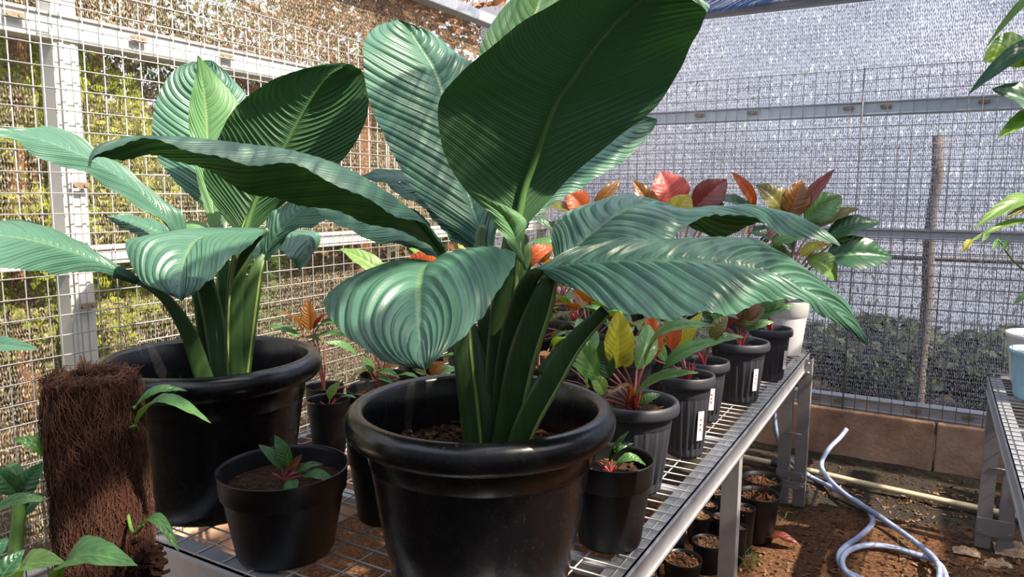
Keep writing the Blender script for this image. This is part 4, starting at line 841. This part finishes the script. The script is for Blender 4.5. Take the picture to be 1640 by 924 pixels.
for (x, y, r, h, kind, n, size, up, mats, lb) in [
    (-1.55, 3.12, .10, .23, 'ribbed', 8, .17, .2, ('green', 'darkgreen', 'bronze'), 'leafy plant by the fence, second from the far end'),
    (-1.24, 3.10, .10, .23, 'ribbed', 8, .18, .2, ('green', 'darkgreen', 'olive'), 'mixed green and olive plant in the middle of the far rows'),
    (-.96, 2.98, .10, .23, 'ribbed', 8, .17, .2, ('darkgreen', 'green', 'maroon'), 'dark plant with a maroon new leaf, right of the middle far rows'),
    (-.86, 2.66, .10, .23, 'ribbed', 8, .15, .17, ('green', 'darkgreen', 'green'), 'green plant inside of the fourth edge pot'),
    (-1.10, 2.50, .10, .22, 'ribbed', 8, .15, .16, ('green', 'darkgreen', 'bronze'), 'green plant with one bronze new leaf in the middle rows'),
    (-.88, 2.32, .10, .22, 'ribbed', 8, .14, .14, ('green', 'darkgreen', 'olive'), 'green plant inside of the third edge pot'),
    (-.86, 2.00, .10, .20, 'smooth', 8, .13, .12, ('green', 'darkgreen', 'bronze'), 'leafy plant behind the yellow-leaved one'),
    (-1.14, 2.18, .10, .18, 'smooth', 8, .12, .12, ('green', 'darkgreen', 'green'), 'green seedling behind the stalks of the front plant'),
    (-1.34, 2.48, .10, .20, 'smooth', 8, .13, .13, ('green', 'darkgreen', 'olive'), 'seedling in the middle rows right of the brick-red leaf')]:
    philo((x, y, TT), r, h, kind, lb, 60+k, n=n+3, size=size*1.1, up=up, mats=mats, stemmat='brownstem'); k += 1
# seedlings between the two large pots
SG = 'young philodendrons on the bench'
philo(rimat(526, 640, .16), .062, .16, 'smooth', 'small pot hidden beside the left big pot rim, pale round leaf', 21, n=4, size=.06, up=.06, group=SG, explicit=[(527,640,545,612,18,'lime')])
philo((-1.635, 1.66, TT), .06, .15, 'smooth', 'seedling by the fence with an upright orange-brown leaf', 22, random_leaves=False, size=.075, up=.06, group=SG, explicit=[
    (496,530,493,478,26,'bronze',dict(face=(.95,.2,0),bend=.04)), (484,530,438,500,16,'bronze',dict(face=(.3,.9,0),bend=.15,td=-.1)), (502,528,560,512,18,'maroon',dict(face=(.2,.9,0),bend=.2,td=-.1)), (505,535,565,522,16,'green',dict(bend=.2,td=-.1)), (480,540,430,522,14,'green'), (500,545,575,545,14,'green',dict(td=-.15)), (520,545,490,540,12,'olive')])
philo((-1.62, 1.93, TT), .085, .13, 'smooth', 'dark leafy seedling with a folded red new leaf between the big pots', 23, n=7, size=.10, up=.08, mats=('darkgreen', 'green', 'darkgreen'), group=SG, explicit=[
    (578,545,556,510,14,'red',dict(face=(.6,.2,.6))), (572,570,520,548,18,'green',dict(td=-.08)), (582,568,640,560,20,'darkgreen',dict(td=-.08)), (585,550,600,540,18,'green')])
philo(rimat(608, 622, .14), .105, .14, 'smooth', 'round black pot between the big pots, bright red-stemmed seedling', 24, random_leaves=False, size=.075, up=.06, group=SG, explicit=[
    (600,592,573,574,16,'lime',dict(td=-.05)), (606,596,640,605,14,'green',dict(td=-.06)), (596,604,560,608,10,'olive',dict(td=-.08,bend=.3)), (612,590,640,585,12,'bronze'), (604,606,630,615,12,'green',dict(td=-.06)), (598,596,585,585,10,'green')])
philo(rimat(705, 612, .14), .085, .14, 'smooth', 'seedling just left of the front pot with a brown oval leaf', 25, random_leaves=False, size=.075, up=.06, group=SG, explicit=[
    (690,600,712,580,24,'bronze',dict(face=(.9,.3,0))), (680,598,645,572,14,'olive'), (695,600,735,592,20,'green'), (690,605,720,605,16,'olive'), (682,600,660,590,16,'green')])
philo((-1.62, 2.14, TT), .085, .15, 'smooth', 'dark leafy seedling behind the bright red-stemmed one', 26, n=8, size=.10, up=.09, mats=('darkgreen', 'green', 'green'), group=SG)
philo((-1.41, 2.21, TT), .085, .15, 'smooth', 'seedling hidden behind the front plant stalks', 27, n=7, size=.09, up=.09, mats=('darkgreen', 'green', 'green'), group=SG)
# small pot standing in front, with a five-leaved seedling
philo((-1.15, 1.042, TT), .134, .184, 'smooth', 'plain black pot in front with a little red-stemmed seedling', 28, random_leaves=False, size=.075, up=.06, group=SG, explicit=[
    (462,748,440,697,24,'green',dict(face=(.7,.5,.4),bend=.08,sm='redstem')), (452,752,414,712,20,'green',dict(face=(.4,.8,0),bend=.12)), (464,750,484,727,12,'bronze',dict(face=(.8,.3,.4))),
    (480,755,518,744,14,'green',dict(face=(.5,.8,0),bend=.18)), (486,762,539,773,20,'green',dict(face=(.5,.8,0),bend=.15,td=-.04)), (468,768,469,800,24,'green',dict(face=(.8,.6,0),bend=.1,td=-.05)), (478,756,500,748,12,'green',dict(dd=.03))])
philo((-1.07, 1.28, TT), .092, .19, 'smooth', 'black pot without a plant, squeezed behind the left of the front pot', 29, random_leaves=False, size=.075, up=.06, group=SG, explicit=[])
philo((-.572, 1.431, TT), .092, .19, 'smooth', 'smooth black pot right of the front pot with drooping thin leaves', 30, random_leaves=False, size=.075, up=.06, tagang=-.55, group=SG, explicit=[
    (985,745,1036,742,20,'green',dict(bend=.3,face=(.4,.9,0),droop=.1)), (990,765,1000,775,20,'green'), (975,740,1015,710,12,'darkgreen',dict(bend=.35)), (980,735,1008,690,10,'green',dict(bend=.3)), (968,770,1005,760,16,'green')])

# ================================================================== COCO POLE IN FRONT
CP = (-1.12, .655, -.005)
pl = thing('potted_climber', CP, 'thick brown coco-fibre pole with green leaves at lower left', 'potted plant')
pot_ribbed(CP, pl, .17, .28, 'grey_black'); soil_disc(CP, .13, .25, pl, 'coco_soil', 120, 5, 'chip', .012)
rng = random.Random(11)
n_, m_ = 90, 64; vs = []; fs = []
P0, P1 = np.array([-1.098, .640, .24]), P(147, 603, 1.14); ax_ = P1-P0
def polerad(z, a): return (.071-.006*z)*(1+.07*noise.noise(Vector((cos(a)*2.2, sin(a)*2.2, z*9)))+.05*noise.noise(Vector((cos(a)*9, sin(a)*9, z*30))))
for i in range(n_):
    z = i/(n_-1)
    for j in range(m_):
        a = 2*pi*j/m_; r = polerad(z, a)
        top = .010*noise.noise(Vector((cos(a)*5, sin(a)*5, 9))) if i == n_-1 else 0
        vs.append(P0+ax_*z+np.array([cos(a)*r, sin(a)*r, top]))
for i in range(n_-1):
    for j in range(m_): fs.append((i*m_+j, i*m_+(j+1) % m_, (i+1)*m_+(j+1) % m_, (i+1)*m_+j))
k0 = len(vs)
for q, (rr, dz) in enumerate([(.75, .004), (.5, -.006), (.34, -.03), (.30, -.12)]):        # hollow top
    for j in range(m_): a = 2*pi*j/m_; vs.append(P1+np.array([cos(a)*.065*rr, sin(a)*.065*rr, dz+.008*noise.noise(Vector((cos(a)*4, sin(a)*4, q)))]))
for q in range(4):
    b0 = (n_-1)*m_ if q == 0 else k0+(q-1)*m_; b1 = k0+q*m_
    for j in range(m_): fs.append((b0+j, b0+(j+1) % m_, b1+(j+1) % m_, b1+j))
fs.append(tuple(k0+3*m_+j for j in range(m_)))
pole = mesh('coco_pole', vs, fs, M['fibre'], pl, True)
hb = MB()
for k in range(5200):                                                                     # loose fibres
    z = rng.uniform(.25, 1.0); a = rng.uniform(0, 6.3); ln = rng.uniform(.02, .075); r = polerad(z, a)+.0015; pts = []
    da = rng.gauss(0, .10)*ln/.03+.35*noise.noise(Vector((a*1.3, z*7, 2)))*ln/.03; curl = rng.gauss(0, .22)
    for q in range(4):
        f = q/3; aa = a+da*f+curl*sin(f*4)*.5; zz = -ln*f+.002; rr = r+rng.uniform(0, .006)*sin(pi*f)+(.004*f if rng.random() < .2 else 0)
        pts.append(P0+ax_*z+np.array([cos(aa)*rr, sin(aa)*rr, zz]))
    hb.tube(pts, [.0005, .00045, .0004, .0003], 3, cap=False)
for k in range(300):                                                                     # frayed rim
    a = rng.uniform(0, 6.3); rr = rng.uniform(.035, .07); p = P1+np.array([cos(a)*rr, sin(a)*rr, -.004])
    hb.tube([p, p+np.array([rng.uniform(-.012, .012), rng.uniform(-.012, .012), rng.uniform(.004, .016)]), p+np.array([rng.uniform(-.018, .018), rng.uniform(-.018, .018), rng.uniform(.0, .014)])], [.0008, .0007, .0004], 3, cap=False)
for k in range(9): p = P1+RIGHT*rng.uniform(-.02, -.005)+np.array([0, 0, 0]); hb.tube([p, p+np.array([rng.uniform(-.006, .006), rng.uniform(-.004, .004), rng.uniform(.02, .035)])], [.003, .001], 4)
tag(hb.build('loose_fibre', M['fibre_hair'], pole, True), kind='stuff')
lump = MB()
for k in range(160):
    p = P(238+rng.gauss(0, 9), 905+rng.gauss(0, 16), 1.10+rng.uniform(-.03, .03)); lump.chip(p, .018, .008, .005, rng)
for k in range(40): p = P(232+rng.gauss(0, 8), 900+rng.gauss(0, 12), 1.10); lump.tube([p, p+np.array([rng.uniform(-.02, .03), rng.uniform(-.02, .02), rng.uniform(-.03, .01)])], .001, 3)
tag(lump.build('root_clump', M['fibre'], pole), kind='stuff')
for q in [(216,652,1.13, 300,626,1.15, 26,'green',dict(face=(.35,.9,0),bend=.2)), (216,682,1.10, 338,678,1.05, 34,'green',dict(face=(.25,.95,0),bend=.28)),
          (226,842,1.06, 287,885,1.02, 24,'green',dict(face=(.4,.8,.3),bend=.4)), (80,732,1.12, 20,702,1.10, 24,'green',dict(bend=.25)), (76,700,1.14, 50,702,1.15, 16,'lime'),
          (30,800,1.10, 70,740,1.10, 40,'darkgreen',dict(face=(.8,.4,.3))), (28,790,1.08, -20,740,1.05, 36,'darkgreen',dict(face=(.8,.4,.3))), (35,775,1.12, 15,742,1.15, 26,'green'),
          (-15,822,1.0, 78,800,1.02, 30,'green',dict(face=(.45,.9,0),bend=.15)), (35,830,1.1, 70,790,1.14, 36,'darkgreen'),
          (-10,950,.98, 40,880,1.0, 44,'darkgreen',dict(face=(.8,.5,0))), (30,960,.92, 105,902,.88, 68,'lime',dict(face=(.3,.9,0),bend=.25)), (95,940,.9, 220,906,.86, 72,'green',dict(face=(.35,.9,0),bend=.28)),
          (-10,900,.97, 12,860,1.0, 30,'darkgreen')]:
    bx, by, bd, tx, ty, td, wp, mt, *kw = q; pleaf(bx, by, bd, tx, ty, td, wp, pl, mt, seed=int(bx+ty), **(kw[0] if kw else {}))
m = MB(); m.tube(crom([(-1.14, .60, .2), P(25, 1050, 1.05), P(24, 900, 1.09), P(30, 830, 1.1), P(30, 780, 1.1)], 16), [.013-.005*i/15 for i in range(16)], 8); m.build('stem', M['greenstem'], pl, True)
m = MB(); m.tube(crom([(-1.10, .62, .22), P(120, 1000, 1.06), P(90, 950, .95), P(60, 955, .92)], 12), .006, 6); m.tube(crom([P(200, 800, 1.16), P(212, 852, 1.1), P(228, 842, 1.06)], 8), .003, 6)
m.tube(crom([P(190, 700, 1.2), P(200, 690, 1.16), P(217, 682, 1.10)], 6), .003, 6); m.tube(crom([P(190, 680, 1.2), P(200, 665, 1.17), P(217, 652, 1.13)], 6), .003, 6); m.build('runner', M['greenstem'], pl, True)
# grey leaf tip entering from the left edge
lt = thing('potted_climber', (-1.62, .42, -.005), 'plant outside the left edge with one grey-green leaf tip poking in', 'potted plant')
cl_ = (-1.62, .42, -.005); pot_smooth(cl_, lt, .14, .22); soil_disc(cl_, .12, .19, lt)
m = MB(); m.tube(crom([(-1.62, .42, .19), (-1.62, .40, .7), P(-90, 600, 1.45), P(-60, 560, 1.45)], 14), [.01-.006*i/13 for i in range(14)], 8); m.build('stem', M['greenstem'], lt, True)
pleaf(-60, 560, 1.45, 62, 560, 1.45, 34, lt, 'lily', (.7, .7, 0), .1)

# ================================================================== PLANTS ON THE RIGHT BENCH
def rpot(c, r, h, mat, label, leaves, stems, group=None, sm='greenstem'):
    t = thing('potted_climber', c, label, 'potted plant', group)
    prof = [(0, 0), (.70*r, 0), (.73*r, .01)]
    for i in range(5): z = h*(.1+.15*i); f = .74+.22*(z/h); prof += [(f*r, z), ((f+.012)*r, z+.006)]
    prof += [(.955*r, h*.9), (r, h*.93), (1.01*r, h), (.97*r, h), (.93*r, h*.85), (.7*r, .02), (0, .02)]
    b = MB(); b.lathe(c, prof, 56); b.build('pot', M[mat], t, True); soil_disc(c, r*.9, c[2]+h*.86, t, 'soil', 60, 4, 'chipdark', .014)
    for s_ in stems: m = MB(); m.tube(crom(s_, 14), [.006-.003*i/13 for i in range(14)], 6); m.build('stem', M[sm], t, True)
    for q in leaves:
        bx, by, bd, tx, ty, td, wp, mt, *kw = q; pleaf(bx, by, bd, tx, ty, td, wp, t, mt, seed=int(bx+ty), **(kw[0] if kw else {}))
    return t
c1 = (.405, 3.55, TT)
rpot(c1, .125, .215, 'white', 'white ridged pot at right edge, cut-leaved plant with yellow tip', [
    (1690,395,3.3, 1545,392,3.1, 20,'lime',dict(bend=.2,face=(.4,.9,0))), (1680,345,3.3, 1560,366,3.1, 38,'lime',dict(bend=.2,face=(.5,.9,0))), (1680,340,3.2, 1608,350,3.1, 20,'olive',dict(bend=.15)), (1555,383,3.1, 1541,405,3.08, 12,'yellow'), (1660,470,3.2, 1620,490,3.1, 14,'green')],
    [[(c1[0], c1[1], TT+.2), P(1680, 470, 3.3), P(1625, 420, 3.15), P(1600, 385, 3.1)], [(c1[0], c1[1], TT+.2), P(1690, 420, 3.35), P(1690, 345, 3.3)]])
lo = [t for t in COL.objects if t.name.startswith('potted_climber')][-1]
for k, (x, y) in enumerate([(1572, 372), (1588, 386), (1603, 388)]):                      # lobes of the cut leaf
    pleaf(x+12, y-4, 3.12, x, y+16, 3.08, 9, lo, 'green', (.7, .6, 0), .05)
c2 = (.378, 3.31, TT)
rpot(c2, .10, .19, 'bluepot', 'pale blue pot just entering at the right edge, variegated leaves above', [
    (1700,80,2.42, 1550,152,2.32, 38,'darkgreen',dict(face=(.6,.8,0),bend=.18)), (1672,84,2.45, 1574,98,2.38, 76,'pothos',dict(face=(.9,.4,0),bend=.06,shape=1.5)), (1720,40,2.55, 1578,78,2.4, 24,'lime',dict(face=(.3,.9,0),bend=.3)),
    (1680,205,2.45, 1588,143,2.4, 66,'darkgreen',dict(face=(.85,.4,.3),shape=1.3)), (1690,188,2.45, 1598,222,2.4, 40,'pothos',dict(face=(.5,.8,0),bend=.15)), (1690,180,2.45, 1620,160,2.4, 50,'darkgreen',dict(face=(.9,.4,0)))],
    [[(c2[0], c2[1], TT+.2), P(1720, 400, 2.7), P(1705, 200, 2.5), P(1710, 60, 2.5)], [P(1705, 200, 2.5), P(1690, 185, 2.45)], [P(1708, 110, 2.5), P(1665, 118, 2.45)]])

# ================================================================== ON THE GROUND
def gpot(xl, xr, yr, h, label, seed, mat='coco_soil', slant=.74):
    xc = (xl+xr)/2; C = Zp(xc, yr, h); r = (xr-xl)/2/F*depth(C)
    c = (float(C[0]), float(C[1]), -.006)
    t = thing('nursery_pot', c, label, 'plant pot', 'small nursery pots on the ground')
    n = 44; prof = [(0, 0), (slant*r, 0), (slant*r+.003, .006), (.93*r, h*.8), (.94*r, h*.83), (.98*r, h*.86), (1.0*r, h+.003), (1.0*r, h+.006), (.96*r, h+.006), (.94*r, h*.85), (slant*r, .01), (0, .01)]
    b = MB(); b.lathe(c, prof, n); b.build('pot', M['black'], t, True)
    soil_disc(c, r*.93, h*.86, t, mat, 70, seed, 'chip', .011); return t
for k, q in enumerate([
    (1062, 1124, 893, .12, 'nearest nursery pot under the bench, left of the leg'), (1109, 1160, 866, .12, 'second nursery pot beside the bench leg, coco chips lit'),
    (1072, 1099, 846, .12, 'nursery pot half hidden behind the bench rail'), (1099, 1140, 823, .12, 'nursery pot behind the second one, left of the leg'), (1121, 1148, 806, .12, 'nursery pot with dark soil behind, left of the leg'),
    (1128, 1160, 786, .12, 'farthest nursery pot left of the bench leg'), (1141, 1172, 827, .12, 'nursery pot mostly behind the bench leg'), (1168, 1197, 842, .15, 'narrow nursery pot right of the bench leg'),
    (1176, 1210, 812, .19, 'taller nursery pot just right of the leg'), (1022, 1060, 880, .12, 'dark nursery pot deep under the bench by the rail'), (1020, 1052, 915, .12, 'nursery pot at the bottom under the bench rail'),
    (1040, 1070, 850, .12, 'nursery pot in the shade seen through the bench mesh')]): gpot(*q[:5], seed=80+k)
b1 = gpot(1182, 1248, 790, .2, 'bigger black pot with dried stalks on the ground', 95)
b2 = gpot(1190, 1252, 765, .2, 'second bigger black pot behind the one with dried stalks', 96)
m = MB(); rng = random.Random(5); c = np.array(b1.location)+UP*.17
for k in range(9): e = c+np.array([rng.uniform(-.06, .06), rng.uniform(-.06, .06), rng.uniform(.05, .14)]); m.tube([c+np.array([rng.uniform(-.04, .04), rng.uniform(-.04, .04), 0]), (c+e)/2+UP*.02, e], [.003, .002, .001], 5)
m.build('dried_stalks', M['maroon'], b1, True)

def gp(x, y, z=.022): return Zp(x, y, z)
hose = [Xp(1241, 600, -.66), Zp(1240, 640, .62), Zp(1242, 676, .5)] 
H1 = [np.array([-.60, 3.50, .66]), P(1240, 640, 3.62), P(1241, 680, 3.66), P(1250, 715, 3.68), P(1268, 740, 3.72), gp(1296, 762), gp(1327, 778), gp(1350, 791), gp(1377, 806), gp(1393, 822), gp(1397, 838), gp(1377, 859), gp(1353, 876), gp(1343, 892), gp(1353, 913), gp(1385, 930), gp(1430, 950), gp(1480, 965), gp(1512, 950), gp(1515, 925), gp(1500, 900), gp(1460, 886), gp(1425, 876), gp(1390, 873), gp(1363, 880), gp(1349, 894, .03), gp(1354, 915, .03), gp(1380, 935, .03), gp(1430, 970)]
m = MB(); m.tube(crom(H1, 170), .012, 12); tag(m.build('garden_hose', M['hose'], smooth=True), 'pale blue hose looping from under the bench over the earth', 'hose', 'pale blue hoses')
e0 = Yp(1356, 687, 4.40)
H2 = [e0, (e0+Yp(1334, 715, 4.3))/2+np.array([0, .0, .0]), Yp(1328, 718, 4.22), Zp(1316, 740, .06), gp(1320, 757, .035), gp(1338, 778, .035), gp(1365, 800, .045), gp(1395, 818, .045), gp(1430, 842, .03), gp(1463, 866, .03), gp(1495, 893, .045), gp(1505, 915, .045), gp(1500, 945, .03), gp(1490, 990)]
m = MB(); m.tube(crom(H2, 90), .012, 12); h2 = tag(m.build('garden_hose', M['hose'], smooth=True), 'pale blue hose with its open end raised before the kerb', 'hose', 'pale blue hoses')
m = MB(); d_ = nrm(e0-H2[1]); m.tube([e0-d_*.004, e0+d_*.003], [.009, .008], 12); m.build('hose_bore', M['black'], h2, True)
pv = [Zp(1185, 731, .03), Zp(1240, 742, .03), Zp(1293, 753, .02), Zp(1370, 771, .02), Zp(1460, 791, .02), Zp(1563, 813, .02), Zp(1650, 831, .02), Zp(1760, 855, .02)]
m = MB(); m.tube(crom(pv, 40), .0155, 12); pvo = tag(m.build('water_pipe', M['pvc'], smooth=True), 'long cream PVC pipe lying on the earth before the kerb', 'pipe')
m = MB(); a, b = np.array(pv[1]), np.array(pv[2]); m.tube([a+(b-a)*-.1, a+(b-a)*.45], .021, 12); m.build('coupling', M['grey_black'], pvo, True)
# litter: chips, leaves, tufts
rng = random.Random(21); lb_ = MB(); dk = []
for k in range(5200):
    x = rng.uniform(-1.1, 1.0); y = rng.uniform(1.6, 4.5); q = rng.uniform(.4, 1.3)
    z = .018*noise.noise(Vector((x*2.2, y*2.2, 0)))+.012*noise.noise(Vector((x*7, y*7, 3)))-.010
    far = (y-.12*x+1.2*noise.noise(Vector((x*1.6, y*1.6, 5)))) > 3.75
    if far and rng.random() < .55: continue
    dk.append(far or rng.random() < .3); lb_.chip((x, y, z+.004), .024*q, .009*q, .003, rng)
lit = lb_.build('wood_chip_litter', M['chip'], origin=(0, 0, 0)); lit.data.materials.append(M['chipdark'])
lit.data.polygons.foreach_set('material_index', [int(dk[i//6]) for i in range(len(lit.data.polygons))])
tag(lit, 'loose orange-brown and dark chips scattered over the earth', 'litter', None, 'stuff')
def dry_leaf(px, py, L, label, mat='chip', rot=0.0):
    p = gp(px, py, .012); d = np.array([cos(rot), sin(rot), 0])*L
    o = wleaf(p-d/2, p+d/2, L*.45, UP, None, M['maroon'] if mat == 'maroon' else M['bronze'], .12, .25, n=12, nv=4, seed=int(px), name='dry_leaf'); return tag(o, label, 'dry leaf')
dry_leaf(1250, 868, .16, 'curled dark brown dead leaf on the earth near the pots', 'maroon', .1)
dry_leaf(1345, 836, .05, 'small pale dead leaf lying left of the hose', 'b', .8)
dry_leaf(1550, 858, .07, 'light crumpled dead leaf left of the right bench foot', 'b', 2.0)
dry_leaf(1196, 752, .08, 'tan dead leaf behind the bench leg', 'b', .2)
for (px, py, n_) in ((1195, 905, 26), (1245, 832, 14), (1440, 885, 8)):
    m = MB(); p = gp(px, py, .0)
    for k in range(n_): q = p+np.array([rng.uniform(-.05, .05), rng.uniform(-.05, .05), 0]); m.tube([q, q+np.array([rng.uniform(-.02, .02), rng.uniform(-.02, .02), .03]), q+np.array([rng.uniform(-.05, .05), rng.uniform(-.05, .05), rng.uniform(.03, .07)])], [.0015, .0012, .0004], 3)
    tag(m.build('grass_tuft', M['greenstem']), {1195: 'green grass tuft right of the bench leg', 1245: 'thin grass tuft by the bigger black pot', 1440: 'sparse grass blades inside the hose loop'}[px], 'grass', None, 'stuff')
# crumpled sacking at the right bench foot
def crumple(px, py, r, label, seed):
    p = gp(px, py, -.004); n = 26; vs = []; fs = []
    for i in range(n+1):
        for j in range(n+1):
            x, y = (i/n-.5)*2, (j/n-.5)*2; q = max(0, 1-x*x*.9-y*y*.9)
            vs.append((p[0]+x*r+.01*noise.noise(Vector((x*3, y*3, seed))), p[1]+y*r*.7, p[2]+q*r*.5*(.6+.9*noise.noise(Vector((x*2.4, y*2.4, seed))))+.02*q*abs(noise.noise(Vector((x*6, y*6, seed+3))))))
    for i in range(n):
        for j in range(n): a = i*(n+1)+j; fs.append((a, a+n+1, a+n+2, a+1))
    return tag(mesh('crumpled_sack', vs, fs, M['sack']), label, 'sack', 'crumpled sacking scraps')
M['sack'] = soil_mat('sackcloth', lin(120, 95, 78), lin(165, 142, 122), lin(196, 176, 158), 40, .004)
crumple(1548, 884, .05, 'crumpled tan sacking scrap left of the right bench foot', 1); crumple(1632, 885, .09, 'crumpled tan sacking scrap right of the bench foot', 2); crumple(1600, 905, .05, 'small crumpled sacking scrap in front of the right bench foot', 3)
